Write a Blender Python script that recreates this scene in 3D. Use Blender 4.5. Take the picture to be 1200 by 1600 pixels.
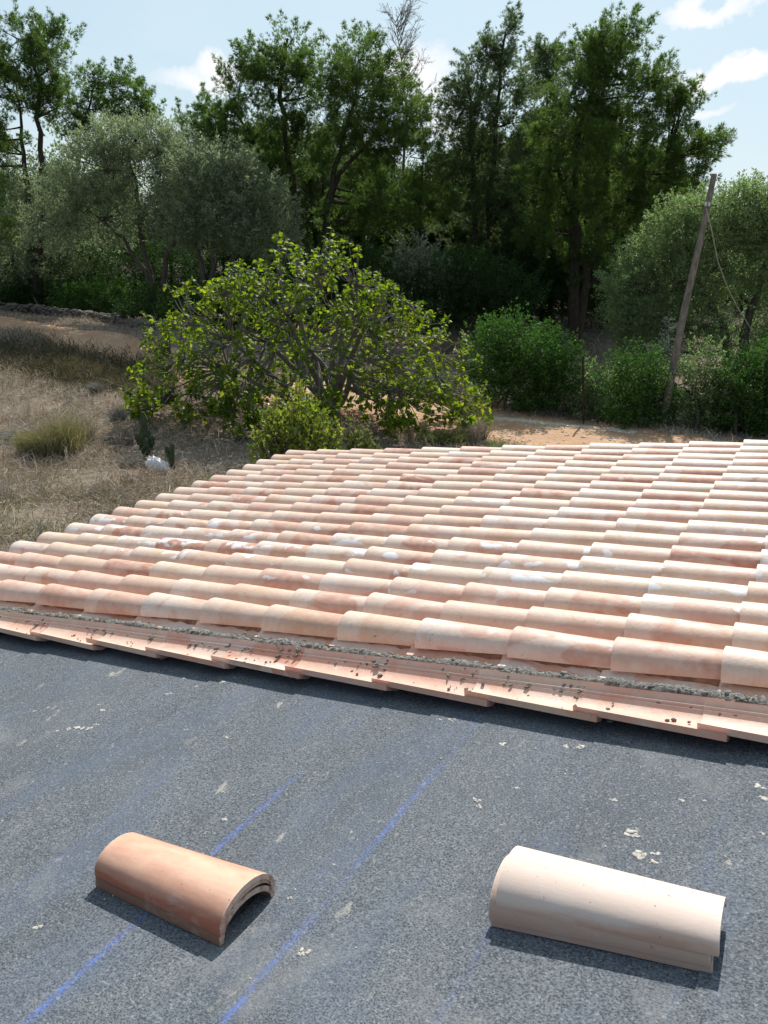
import bpy, math, random
import numpy as np
from mathutils import Matrix, Vector

for o in list(bpy.data.objects):
    bpy.data.objects.remove(o)
R = math.radians
RNG = np.random.default_rng(7)
random.seed(7)
SC = bpy.context.scene
COL = SC.collection

# ------------------------------------------------------------------ camera
F_PX, PITCH, ROLL = 1300.0, 0.31789, 0.034907
CAM_Z = 4.5
fw = np.array([0, math.cos(PITCH), -math.sin(PITCH)])
up0 = np.array([0, math.sin(PITCH), math.cos(PITCH)])
rt0 = np.array([1.0, 0, 0])
rt = rt0 * math.cos(ROLL) + up0 * math.sin(ROLL)
up = -rt0 * math.sin(ROLL) + up0 * math.cos(ROLL)
cd = bpy.data.cameras.new('camera')
cam = bpy.data.objects.new('camera', cd)
COL.objects.link(cam)
SC.camera = cam
cd.sensor_fit = 'VERTICAL'
cd.sensor_height = 36.0
cd.lens = F_PX / 1600 * 36.0
cd.clip_start = 0.05
cd.clip_end = 3000
Mc = Matrix.Identity(4)
for k in range(3):
    Mc[k][0] = rt[k]; Mc[k][1] = up[k]; Mc[k][2] = -fw[k]
Mc[2][3] = CAM_Z
cam.matrix_world = Mc

# ------------------------------------------------------------------ sky, sun, exposure
SUN_AZ, SUN_EL = R(14), R(45.5)
world = bpy.data.worlds.new('World')
SC.world = world
world.use_nodes = True
wt = world.node_tree
for n_ in list(wt.nodes):
    wt.nodes.remove(n_)
W_out = wt.nodes.new('ShaderNodeOutputWorld')
W_bg = wt.nodes.new('ShaderNodeBackground')
W_bg.inputs['Strength'].default_value = 0.088
sky = wt.nodes.new('ShaderNodeTexSky')
sky.sky_type = 'NISHITA'
sky.sun_disc = False
sky.sun_elevation = SUN_EL
sky.sun_rotation = SUN_AZ
sky.air_density = 1.0
sky.dust_density = 1.2
sky.ozone_density = 1.5
wt.links.new(W_bg.outputs[0], W_out.inputs[0])

sl = bpy.data.lights.new('sun', 'SUN')
sl.energy = 5.0
sl.angle = R(0.53)
sl.color = (1.0, 0.955, 0.89)
sun = bpy.data.objects.new('sun', sl)
COL.objects.link(sun)
sdir = Vector((math.sin(SUN_AZ) * math.cos(SUN_EL), math.cos(SUN_AZ) * math.cos(SUN_EL), math.sin(SUN_EL)))
sun.rotation_euler = sdir.to_track_quat('Z', 'Y').to_euler()
sun.location = (0, 0, 60)

SC.view_settings.view_transform = 'Standard'
SC.view_settings.look = 'None'
SC.view_settings.exposure = 0.22
SC.view_settings.gamma = 1.0
SC.view_settings.use_curve_mapping = False
SC.render.engine = 'CYCLES'
SC.cycles.max_bounces = 8
SC.cycles.transparent_max_bounces = 8

def ray(px, py):
    return (px - 600) / F_PX * rt - (py - 800) / F_PX * up + fw

def at(px, py, Y):
    r = ray(px, py)
    p = r * (Y / r[1])
    return np.array([p[0], p[1], p[2] + CAM_Z])

# clouds: white cumulus patches at fixed directions of the sky
class Net:
    """tiny node helper"""
    def __init__(s, tree):
        s.t = tree
    def n(s, typ, ins=None, **kw):
        nd = s.t.nodes.new(typ)
        for k, v in kw.items():
            setattr(nd, k, v)
        for k, v in (ins or {}).items():
            i = nd.inputs[k]
            if isinstance(v, bpy.types.NodeSocket):
                s.t.links.new(v, i)
            else:
                i.default_value = v
        return nd
    def math(s, op, a, b=0.0, c=None, clamp=False):
        nd = s.n('ShaderNodeMath', operation=op, use_clamp=clamp)
        for i, v in enumerate((a, b) if c is None else (a, b, c)):
            if isinstance(v, bpy.types.NodeSocket):
                s.t.links.new(v, nd.inputs[i])
            else:
                nd.inputs[i].default_value = v
        return nd.outputs[0]
    def mix(s, f, a, b, blend='MIX'):
        nd = s.n('ShaderNodeMix', data_type='RGBA', blend_type=blend)
        for i, v in ((0, f), (6, a), (7, b)):
            if isinstance(v, bpy.types.NodeSocket):
                s.t.links.new(v, nd.inputs[i])
            else:
                nd.inputs[i].default_value = (v if i == 0 else (*v, 1.0) if len(v) == 3 else v)
        return nd.outputs[2]
    def ramp(s, f, stops, interp='LINEAR'):
        nd = s.n('ShaderNodeValToRGB', {'Fac': f})
        cr = nd.color_ramp
        cr.interpolation = interp
        while len(cr.elements) < len(stops):
            cr.elements.new(0.5)
        for e, (p, c) in zip(cr.elements, stops):
            e.position = p
            e.color = (c, c, c, 1) if isinstance(c, (int, float)) else (*c, 1)
        return nd.outputs[0]
    def noise(s, vec, scale, detail=3.0, rough=0.5, dist=0.0):
        nd = s.n('ShaderNodeTexNoise', {'Scale': scale, 'Detail': detail, 'Roughness': rough, 'Distortion': dist})
        if vec is not None:
            s.t.links.new(vec, nd.inputs['Vector'])
        return nd.outputs[0]
    def mapping(s, vec, scale=(1, 1, 1), loc=(0, 0, 0)):
        return s.n('ShaderNodeMapping', {'Vector': vec, 'Scale': scale, 'Location': loc}).outputs[0]

N = Net(wt)
wv = N.n('ShaderNodeTexCoord').outputs['Generated']
wn = N.n('ShaderNodeTexNoise', {'Vector': wv, 'Scale': 9.0, 'Detail': 7.0, 'Roughness': 0.6})
wob = N.n('ShaderNodeVectorMath', {0: wn.outputs['Color'], 1: (0.5, 0.5, 0.5)}, operation='SUBTRACT').outputs[0]
wob = N.n('ShaderNodeVectorMath', {0: wob, 'Scale': 0.11}, operation='SCALE').outputs[0]
wv2 = N.n('ShaderNodeVectorMath', {0: wv, 1: wob}, operation='ADD').outputs[0]
cmask = None
for px, py, wx, wy, op in ((292, 134, 66, 19, .7), (348, 118, 40, 22, .75), (1155, 104, 80, 18, .95), (1065, 122, 45, 16, .6),
                           (1120, 0, 70, 12, .7), (655, 118, 70, 42, .75), (700, 190, 50, 30, .5), (1105, 172, 45, 9, .45),
                           (900, -60, 160, 16, .6), (150, -70, 200, 30, .6), (-250, 60, 150, 40, .8), (1450, 120, 120, 30, .8)):
    d = ray(px, py); d = d / np.linalg.norm(d)
    rel = N.n('ShaderNodeVectorMath', {0: wv2, 1: tuple(d)}, operation='SUBTRACT').outputs[0]
    h = math.hypot(d[0], d[1])
    hx = (d[1] / h, -d[0] / h, 0.0)
    vx = (-d[2] * d[0] / h, -d[2] * d[1] / h, h)
    a = N.n('ShaderNodeVectorMath', {0: rel, 1: hx}, operation='DOT_PRODUCT').outputs['Value']
    b = N.n('ShaderNodeVectorMath', {0: rel, 1: vx}, operation='DOT_PRODUCT').outputs['Value']
    a = N.math('DIVIDE', a, wx / F_PX); b = N.math('DIVIDE', b, wy / F_PX)
    r2 = N.math('ADD', N.math('MULTIPLY', a, a), N.math('MULTIPLY', b, b))
    m = N.math('SUBTRACT', 1.25, r2)
    m = N.math('MULTIPLY', m, op * 1.2, clamp=True)
    cmask = m if cmask is None else N.math('MAXIMUM', cmask, m)
veil = N.ramp(N.noise(N.mapping(wv, (1, 1, 3.5)), 2.6, 5, 0.55), [(0.48, 0.0), (0.80, 0.25)])
cmask = N.math('MAXIMUM', N.math('MULTIPLY', cmask, N.ramp(wn.outputs[0], [(0.30, 0.45), (0.55, 1.0)])), veil)
sd_ = (math.sin(SUN_AZ) * math.cos(SUN_EL), math.cos(SUN_AZ) * math.cos(SUN_EL), math.sin(SUN_EL))
aure = N.n('ShaderNodeVectorMath', {0: wv, 1: sd_}, operation='DOT_PRODUCT').outputs['Value']
aure = N.ramp(aure, [(0.15, .20), (0.80, .78)])       # hazy brightening towards the sun
skyc = N.mix(aure, sky.outputs[0], (6.5, 8.3, 9.3))
W_col = N.mix(cmask, skyc, (10.2, 10.2, 10.4))
wt.links.new(W_col, W_bg.inputs['Color'])

# ------------------------------------------------------------------ terrain height
def ss(t):
    t = np.clip(t, 0, 1)
    return t * t * (3 - 2 * t)

def gz(x, y):
    x = np.asarray(x, float); y = np.asarray(y, float)
    left = 1.15 * ss((y - 19) / 13)
    right = 0.8 * ss((y - 26) / 18)
    k = ss((x + 6) / 10)
    z = left * (1 - k) + right * k
    z = z + 0.05 * np.sin(x * 0.9 + 1.3) * np.sin(y * 0.7) + 0.03 * np.sin(x * 2.3 + y * 1.7)
    # bank between the field and the track
    z = z + 0.25 * np.exp(-((y - 27.5 - 0.25 * (x + 12)) / 1.6) ** 2) * (1 - ss((x + 9) / 4)) * ss((x + 26) / 6)
    return z

def G(px, py):
    r = ray(px, py)
    t = CAM_Z / max(1e-3, -r[2])
    for _ in range(40):
        p = r * t
        z = float(gz(p[0], p[1]))
        t += 0.6 * ((z - CAM_Z) / r[2] - t)
    p = r * t
    return np.array([p[0], p[1], float(gz(p[0], p[1]))])

# ------------------------------------------------------------------ object helpers
def mesh_np(name, verts, faces, mat=None, smooth=False):
    """faces: array (n,k) or list of such arrays"""
    me = bpy.data.meshes.new(name)
    verts = np.asarray(verts, np.float32)
    if isinstance(faces, np.ndarray):
        faces = [faces]
    faces = [np.asarray(f, np.int32) for f in faces if len(f)]
    nl = sum(f.size for f in faces); nf = sum(len(f) for f in faces)
    me.vertices.add(len(verts)); me.vertices.foreach_set('co', verts.ravel())
    me.loops.add(nl); me.loops.foreach_set('vertex_index', np.concatenate([f.ravel() for f in faces]))
    sizes = np.concatenate([np.full(len(f), f.shape[1], np.int32) for f in faces])
    starts = np.concatenate([[0], np.cumsum(sizes)[:-1]]).astype(np.int32)
    me.polygons.add(nf); me.polygons.foreach_set('loop_start', starts)
    me.polygons.foreach_set('loop_total', sizes)
    if smooth:
        me.polygons.foreach_set('use_smooth', np.ones(nf, bool))
    if mat:
        me.materials.append(mat)
    me.update(calc_edges=True)
    return me

def link(name, me, parent=None, loc=None, rot=None, **props):
    o = bpy.data.objects.new(name, me)
    COL.objects.link(o)
    if parent:
        o.parent = parent
    if loc is not None:
        o.location = tuple(float(v) for v in loc)
    if rot is not None:
        o.rotation_euler = rot
    for k, v in props.items():
        if v is not None:
            o[k] = v
    return o

def thing(name, label, cat, loc, rot=None, group=None):
    return link(name, None, None, loc, rot, label=label, category=cat, group=group)

class Geo:
    """collects polygons"""
    def __init__(s):
        s.v = []; s.q = []; s.t = []; s.n = 0
    def add(s, v, q=None, t=None):
        v = np.asarray(v, float).reshape(-1, 3)
        if q is not None and len(q): s.q.append(np.asarray(q) + s.n)
        if t is not None and len(t): s.t.append(np.asarray(t) + s.n)
        s.v.append(v); s.n += len(v)
    def grid(s, P, flip=False):
        """P (a,b,3)"""
        a, b = P.shape[:2]
        i = np.arange(a * b).reshape(a, b)
        q = np.stack([i[:-1, :-1], i[1:, :-1], i[1:, 1:], i[:-1, 1:]], -1).reshape(-1, 4)
        if flip: q = q[:, ::-1]
        s.add(P.reshape(-1, 3), q)
    def tube(s, pts, rad, sides=5, cap=True):
        pts = np.asarray(pts, float); rad = np.broadcast_to(rad, len(pts))
        tg = np.gradient(pts, axis=0)
        tg /= np.linalg.norm(tg, axis=1)[:, None] + 1e-9
        ref = np.array([0, 0, 1.0]) if abs(tg[:, 2]).mean() < 0.8 else np.array([1.0, 0, 0])
        u = np.cross(tg, ref); u /= np.linalg.norm(u, axis=1)[:, None] + 1e-9
        w = np.cross(tg, u)
        an = np.linspace(0, 2 * np.pi, sides + 1)[:-1]
        P = pts[:, None] + rad[:, None, None] * (np.cos(an)[None, :, None] * u[:, None] + np.sin(an)[None, :, None] * w[:, None])
        m = len(pts); i = np.arange(m * sides).reshape(m, sides)
        j = np.roll(i, -1, 1)
        q = np.stack([i[:-1], j[:-1], j[1:], i[1:]], -1).reshape(-1, 4)
        s.add(P.reshape(-1, 3), q)
        if cap:
            s.add(P[-1], t=[[0, k, k + 1] for k in range(1, sides - 1)])
    def box(s, lo, hi, M=None):
        x0, y0, z0 = lo; x1, y1, z1 = hi
        v = np.array([[x0, y0, z0], [x1, y0, z0], [x1, y1, z0], [x0, y1, z0], [x0, y0, z1], [x1, y0, z1], [x1, y1, z1], [x0, y1, z1]], float)
        if M is not None: v = v @ M.T
        s.add(v, [[3, 2, 1, 0], [4, 5, 6, 7], [0, 1, 5, 4], [1, 2, 6, 5], [2, 3, 7, 6], [3, 0, 4, 7]])
    def mesh(s, name, mat=None, smooth=False):
        fs = []
        if s.q: fs.append(np.concatenate(s.q))
        if s.t: fs.append(np.concatenate(s.t))
        return mesh_np(name, np.concatenate(s.v), fs, mat, smooth)

_ph = np.array([[-1, 1.618, 0], [1, 1.618, 0], [-1, -1.618, 0], [1, -1.618, 0], [0, -1, 1.618], [0, 1, 1.618], [0, -1, -1.618], [0, 1, -1.618], [1.618, 0, -1], [1.618, 0, 1], [-1.618, 0, -1], [-1.618, 0, 1]]) / 1.902
_it = np.array([[0, 11, 5], [0, 5, 1], [0, 1, 7], [0, 7, 10], [0, 10, 11], [1, 5, 9], [5, 11, 4], [11, 10, 2], [10, 7, 6], [7, 1, 8], [3, 9, 4], [3, 4, 2], [3, 2, 6], [3, 6, 8], [3, 8, 9], [4, 9, 5], [2, 4, 11], [6, 2, 10], [8, 6, 7], [9, 8, 1]])
def lump(g, c, r, rng=RNG, jag=0.3):
    v = _ph * (1 + rng.uniform(-jag, jag, (12, 1))) * np.asarray(r) 
    a = rng.uniform(0, 6.28)
    Rz = np.array([[math.cos(a), -math.sin(a), 0], [math.sin(a), math.cos(a), 0], [0, 0, 1]])
    g.add(v @ Rz.T + np.asarray(c), t=_it)

# ------------------------------------------------------------------ materials
def new_mat(name, rough=0.8, spec=0.3):
    m = bpy.data.materials.new(name)
    m.use_nodes = True
    t = m.node_tree
    b = t.nodes['Principled BSDF']
    b.inputs['Roughness'].default_value = rough
    b.inputs['Specular IOR Level'].default_value = spec
    return m, Net(t), b

def bump(N_, b, h, strength=0.4, dist=0.01):
    bp = N_.n('ShaderNodeBump', {'Strength': strength, 'Distance': dist, 'Height': h})
    N_.t.links.new(bp.outputs[0], b.inputs['Normal'])

def leaf_mat(name, c1, c2, c3, trans, tcol, rough=0.45, spec=0.3, scale=0.8):
    """leaf: diffuse + translucent, leaf by leaf colour variation"""
    m, n, b = new_mat(name, rough, spec)
    isl = n.n('ShaderNodeNewGeometry').outputs['Random Per Island']
    oc = n.n('ShaderNodeTexCoord').outputs['Object']
    k = n.noise(oc, scale, 2)
    f = n.math('ADD', n.math('MULTIPLY', isl, 0.6), n.math('MULTIPLY', k, 0.45), clamp=True)
    col = n.ramp(f, [(0.15, c1), (0.55, c2), (0.95, c3)])
    n.t.links.new(col, b.inputs['Base Color'])
    tr = n.n('ShaderNodeBsdfTranslucent')
    tc = n.mix(1.0, col, tcol, 'MULTIPLY')
    n.t.links.new(tc, tr.inputs['Color'])
    mx = n.n('ShaderNodeMixShader', {0: trans})
    n.t.links.new(b.outputs[0], mx.inputs[1]); n.t.links.new(tr.outputs[0], mx.inputs[2])
    n.t.links.new(mx.outputs[0], m.node_tree.nodes['Material Output'].inputs[0])
    return m

M_pine = leaf_mat('pine_needles', (.046, .075, .026), (.075, .118, .036), (.13, .185, .055), .42, (2.0, 2.3, 1.1), .55, .2)
M_pineB = leaf_mat('pine_needles_dull', (.048, .070, .036), (.080, .112, .055), (.135, .175, .088), .40, (1.9, 2.15, 1.2), .55, .2)
M_pineL = leaf_mat('pine_needles_light', (.055, .09, .028), (.085, .135, .038), (.14, .19, .06), .4, (2.0, 2.2, 1.1), .55, .2)
M_olive = leaf_mat('olive_leaves', (.12, .145, .088), (.19, .225, .148), (.33, .365, .265), .42, (1.7, 1.9, 1.3), .6, .2)
M_olive2 = leaf_mat('wild_olive_leaves', (.09, .122, .062), (.14, .185, .092), (.25, .31, .175), .42, (1.9, 2.2, 1.3), .5, .3)
M_lent = leaf_mat('mastic_leaves', (.028, .058, .018), (.045, .10, .024), (.08, .16, .035), .3, (2.0, 2.4, 1.2), .6, .12)
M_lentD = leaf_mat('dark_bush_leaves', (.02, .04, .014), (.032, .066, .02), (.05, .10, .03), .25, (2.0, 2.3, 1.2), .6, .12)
M_fig = leaf_mat('fig_leaves', (.042, .08, .014), (.085, .145, .018), (.20, .25, .03), .46, (3.0, 2.7, .7), .5, .22, 1.5)
M_citrus = leaf_mat('citrus_leaves', (.06, .10, .018), (.14, .19, .03), (.34, .34, .06), .42, (2.2, 2.2, .9), .3, .5, 3)
M_twig = leaf_mat('grey_twigs', (.20, .185, .16), (.30, .28, .24), (.40, .375, .33), .1, (1, 1, 1), .9, .1)
M_silver = leaf_mat('silver_thistle', (.16, .19, .15), (.26, .29, .24), (.38, .40, .34), .2, (1, 1, 1), .8, .1)
M_straw = leaf_mat('dry_grass', (.17, .135, .10), (.36, .30, .235), (.64, .59, .51), .25, (1.1, 1.0, .85), .8, .15, .35)
M_green = leaf_mat('green_grass', (.06, .09, .03), (.12, .15, .05), (.24, .24, .11), .35, (1.6, 1.6, .9), .7, .2, 1.5)
M_gclump = leaf_mat('rush_clump', (.12, .12, .06), (.22, .205, .11), (.38, .33, .22), .35, (1.4, 1.4, .9), .7, .2, 1.5)
M_bank = leaf_mat('bank_weeds', (.06, .06, .03), (.11, .10, .06), (.22, .18, .12), .25, (1.3, 1.3, .9), .8, .1, .8)
M_weed = leaf_mat('bright_weeds', (.06, .14, .02), (.09, .21, .03), (.14, .28, .05), .4, (1.8, 2.0, .8), .6, .2, 1.5)

def bark(name, c1, c2):
    m, n, b = new_mat(name, .95, .1)
    oc = n.n('ShaderNodeTexCoord').outputs['Object']
    k = n.noise(n.mapping(oc, (6, 6, 1.5)), 3, 5, .65)
    n.t.links.new(n.ramp(k, [(0.3, c1), (0.7, c2)]), b.inputs['Base Color'])
    bump(n, b, k, .6, .03)
    return m
M_bark = bark('pine_bark', (.035, .028, .022), (.085, .068, .055))
M_barkO = bark('olive_bark', (.06, .052, .045), (.14, .12, .10))
M_barkF = bark('fig_bark', (.11, .10, .085), (.25, .225, .195))
M_pole = bark('weathered_pole_wood', (.105, .092, .078), (.29, .255, .22))
M_iron = bark('rusty_iron', (.03, .02, .017), (.08, .05, .035))

def mat_tile(name, pan=False):
    m, n, b = new_mat(name, .56, .45)
    oc = n.n('ShaderNodeTexCoord').outputs['Object']
    rnd = n.n('ShaderNodeObjectInfo').outputs['Random']
    if pan: pass
    off = n.n('ShaderNodeCombineXYZ', {0: n.math('MULTIPLY', rnd, 37.0), 1: n.math('MULTIPLY', rnd, 91.0), 2: n.math('MULTIPLY', rnd, 53.0)}).outputs[0]
    v = n.n('ShaderNodeVectorMath', {0: oc, 1: off}, operation='ADD').outputs[0]
    r2 = n.math('FRACT', n.math('MULTIPLY', rnd, 17.37))
    r3 = n.math('FRACT', n.math('MULTIPLY', rnd, 71.13))
    base = n.ramp(rnd, [(0, (.46, .195, .125)), (.08, (.52, .26, .18)), (.22, (.57, .315, .225)), (.4, (.60, .37, .28)), (.55, (.63, .43, .305)), (.70, (.62, .37, .29)), (.85, (.66, .49, .365)), (1, (.69, .56, .43))])
    if pan: base = n.ramp(rnd, [(0, (.56, .23, .15)), (.3, (.62, .31, .215)), (.7, (.67, .38, .28)), (1, (.70, .44, .33))])
    pale = n.ramp(r2, [(0, (.65, .47, .375)), (.5, (.70, .55, .44)), (1, (.72, .61, .54))])
    warm = n.ramp(r3, [(0, (.52, .255, .175)), (.6, (.58, .33, .21)), (1, (.62, .41, .25))])
    big = n.noise(n.mapping(v, (1, .55, 1)), 7.0, 2.0, .45, .9)
    st = n.ramp(big, [(.46, 0.0), (.50, .8), (.62, .95)])
    c = n.mix(n.math('MULTIPLY', st, n.math('ADD', .35, n.math('MULTIPLY', r2, .6))), base, pale)
    big2 = n.noise(n.mapping(v, (1, .5, 1), (5, 3, 1)), 5.0, 3.0, .5, .5)
    c = n.mix(n.math('MULTIPLY', n.ramp(big2, [(.45, 0.0), (.66, .75)]), r3), c, warm)
    # pale band where the low end lay under another tile in the kiln
    sx = n.n('ShaderNodeSeparateXYZ', {0: oc})
    q = n.math('ADD', sx.outputs[1], n.math('MULTIPLY', n.math('SUBTRACT', n.noise(v, 6, 2), .5), .10))
    q = n.math('SUBTRACT', q, n.math('MULTIPLY', n.math('MULTIPLY', sx.outputs[0], sx.outputs[0]), 3.0))
    band = n.ramp(q, [(.115, 0.0), (.13, 1.0)]) if not pan else n.ramp(q, [(.16, 0.0), (.24, .6)])
    band = n.math('MULTIPLY', band, n.ramp(r3, [(.3, 0.0), (.45, .75)]))
    c = n.mix(band, c, pale)
    # fine mottle and dirt
    fine = n.noise(v, 60, 5, .65)
    c = n.mix(n.ramp(fine, [(.35, .22), (.6, 0.0)]), c, (.45, .28, .2))
    med = n.noise(v, 16, 4, .6)
    c = n.mix(n.ramp(med, [(.42, 0.0), (.72, .2 if pan else .34)]), c, (.74, .64, .55))
    # lime splashes
    hc = n.n('ShaderNodeTexCoord'); hc.object = HOUSE
    hx = n.n('ShaderNodeSeparateXYZ', {0: hc.outputs['Object']})
    dx = n.math('DIVIDE', n.math('SUBTRACT', hx.outputs[0], n.math('ADD', .72, n.math('MULTIPLY', hx.outputs[1], .13))), .62)
    zone = n.math('SUBTRACT', 1.0, n.math('MULTIPLY', dx, dx), clamp=True)
    sp = n.noise(n.mapping(v, (1.0, .6, 1), (9, 2, 7)), 9.5, 3.5, .5, .35)
    thr = n.math('SUBTRACT', .70, n.math('MULTIPLY', zone, .155))
    spl = n.math('MULTIPLY', n.math('SUBTRACT', sp, thr), 28.0, clamp=True)
    spl = n.math('MULTIPLY', spl, n.ramp(r2, [(.15, .0), (.22, .92)]))
    top = n.ramp(sx.outputs[2], [(.045, 0.0), (.06, 1.0)]) if not pan else 0.3
    spl = n.math('MULTIPLY', spl, top)
    c = n.mix(spl, c, (.80, .79, .80))
    dirt = n.ramp(n.noise(v, 34, 3, .7), [(.66, 0.0), (.73, .6)])
    c = n.mix(dirt, c, (.25, .19, .15))
    n.t.links.new(c, b.inputs['Base Color'])
    hh = n.math('ADD', n.math('MULTIPLY', fine, .6), n.math('MULTIPLY', med, .8))
    bump(n, b, hh, .32, .007)
    return m

def mat_felt():
    m, n, b = new_mat('mineral_felt', .9, .25)
    oc = n.n('ShaderNodeTexCoord').outputs['Object']
    big = n.noise(n.mapping(oc, (.6, 1.3, 1)), 2.2, 6, .62, .4)
    med = n.noise(n.mapping(oc, (1.0, 1.6, 1), (3, 3, 3)), 9, 6, .7)
    col = n.mix(n.ramp(big, [(.30, 0.0), (.70, 1.0)]), (.100, .113, .127), (.158, .172, .188))
    col = n.mix(n.ramp(med, [(.45, 0.0), (.78, .40)]), col, (.215, .222, .226))
    # granules
    g1 = n.noise(n.mapping(oc, (1, .75, 1)), 215, 2, .6)
    g2 = n.noise(n.mapping(oc, (1, .75, 1)), 125, 3, .75)
    col = n.mix(n.ramp(g1, [(.40, .85), (.55, 0.0)]), col, (.034, .042, .054))
    col = n.mix(n.ramp(g2, [(.54, 0.0), (.70, .60)]), col, (.35, .365, .385))
    # bluish worn zones
    bl = n.noise(n.mapping(oc, (.5, 1.8, 1), (7, 1, 2)), 2.4, 4, .6)
    sx = n.n('ShaderNodeSeparateXYZ', {0: oc})
    col = n.mix(n.ramp(bl, [(.50, 0.0), (.72, .38)]), col, (.10, .135, .20))
    # pale dusty streaks along the sheet
    st = n.noise(n.mapping(oc, (.35, 6, 1), (1, 5, 2)), 2.2, 5, .65)
    col = n.mix(n.ramp(st, [(.60, 0.0), (.84, .28)]), col, (.32, .32, .31))
    # dried cement smears
    sm = n.noise(n.mapping(oc, (1, 2.0, 1), (4, 9, 2)), 5.5, 8, .72, .2)
    patch = n.noise(n.mapping(oc, (1, 1, 1), (14, 2, 2)), 1.3, 2, .5)
    smf = n.math('MULTIPLY', n.ramp(sm, [(.615, 0.0), (.665, .75)]), n.ramp(patch, [(.42, .25), (.6, 1.0)]))
    col = n.mix(smf, col, (.46, .42, .36))
    # blue snap lines, parallel to the eave, one tile course apart
    wob = n.math('MULTIPLY', n.math('SUBTRACT', n.noise(n.mapping(oc, (3, .2, 1)), 1.0, 3), .5), .022)
    yy = n.math('ADD', n.math('ADD', sx.outputs[1], wob), .075 + 10 * .4425)
    ph = n.math('SUBTRACT', n.math('MODULO', yy, .4425), 0.0)
    pads = n.ramp(n.noise(n.mapping(oc, (1, 1.2, 1), (21, 3, 2)), 1.7, 6, .68, .6), [(.56, 0.0), (.68, .35)])
    col = n.mix(pads, col, (.25, .25, .24))
    dist = n.math('MINIMUM', ph, n.math('SUBTRACT', .4425, ph))
    core = n.ramp(dist, [(0.0005, .8), (.007, 0.0)])
    halo = n.ramp(dist, [(0.0, .5), (.026, 0.0)])
    grain = n.ramp(n.noise(oc, 75, 4, .7), [(.42, .15), (.6, 1.0)])
    seg = n.ramp(n.noise(n.mapping(oc, (1.1, 2.25, 1), (2.2, 0, 0)), 2.0, 5, .65), [(.36, .08), (.56, .9)])
    near = n.ramp(n.math('MULTIPLY', n.math('ADD', sx.outputs[0], 2.6), .4), [(.0, 1.0), (.45, .75), (.85, .18)])
    ly = n.math('MULTIPLY', n.math('SUBTRACT', sx.outputs[1], .58), 2.0)
    which = n.math('ADD', n.math('MULTIPLY', n.math('SUBTRACT', 1.0, n.math('MULTIPLY', ly, ly), clamp=True), .95), .16, clamp=True)
    near = n.math('MULTIPLY', near, which)
    fac = n.math('MULTIPLY', n.math('MULTIPLY', n.math('ADD', core, n.math('MULTIPLY', halo, .8)), grain), n.math('MULTIPLY', seg, near), clamp=True)
    col = n.mix(fac, col, (.085, .18, .62))
    n.t.links.new(col, b.inputs['Base Color'])
    bump(n, b, n.math('ADD', n.math('MULTIPLY', g1, .7), n.math('ADD', g2, n.math('MULTIPLY', big, 2.0))), .5, .0035)
    return m

def mat_simple(name, c1, c2, scale=8, detail=5, rough=.9, bs=.5, bd=.02, spec=.2, st=(1, 1, 1)):
    m, n, b = new_mat(name, rough, spec)
    oc = n.n('ShaderNodeTexCoord').outputs['Object']
    k = n.noise(n.mapping(oc, st), scale, detail, .65)
    n.t.links.new(n.ramp(k, [(0.32, c1), (0.68, c2)]), b.inputs['Base Color'])
    bump(n, b, k, bs, bd)
    return m

# ------------------------------------------------------------------ the house and its roof
AZ, SL = 0.49754313, 0.16729957
rv = np.array([math.sin(AZ), math.cos(AZ), 0])
rd = np.array([-math.cos(AZ) * math.cos(SL), math.sin(AZ) * math.cos(SL), -math.sin(SL)])
rn = np.cross(rv, rd)
O_top = np.array([0.91511543, 2.97497784, -1.46722930 + CAM_Z])
O_felt = O_top - rn * 0.15
HOUSE = thing('house', 'single-storey house whose low roof is half tiled and half bare grey felt', 'house', O_felt)
Rm = Matrix([[rv[k], rd[k], rn[k]] for k in range(3)])
HOUSE.rotation_euler = Rm.to_euler()
RL = np.array([rv, rd, rn])            # world -> local
def to_local(P): return (np.asarray(P) - O_felt) @ RL.T
def to_world(P): return np.asarray(P) @ RL + O_felt

M_tile = mat_tile('clay_cover_tile')
M_pan = mat_tile('clay_pan_tile', True)
M_felt = mat_felt()
M_mortar = mat_simple('cement_mortar', (.14, .135, .12), (.36, .35, .32), 70, 6, .95, 1.0, .02)
M_bedding = mat_simple('tan_mortar_bedding', (.16, .08, .05), (.32, .18, .11), 25, 5, .95, .8, .01)
M_render = mat_simple('rendered_wall', (.55, .47, .36), (.66, .58, .46), 3, 6, .9, .3, .01)
M_plaster = mat_simple('plaster_bits', (.30, .28, .25), (.55, .52, .46), 40, 4, .9, .5, .005)

A0, A1, D0, D1 = -5.6, 4.36, -3.1, 4.60
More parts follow.
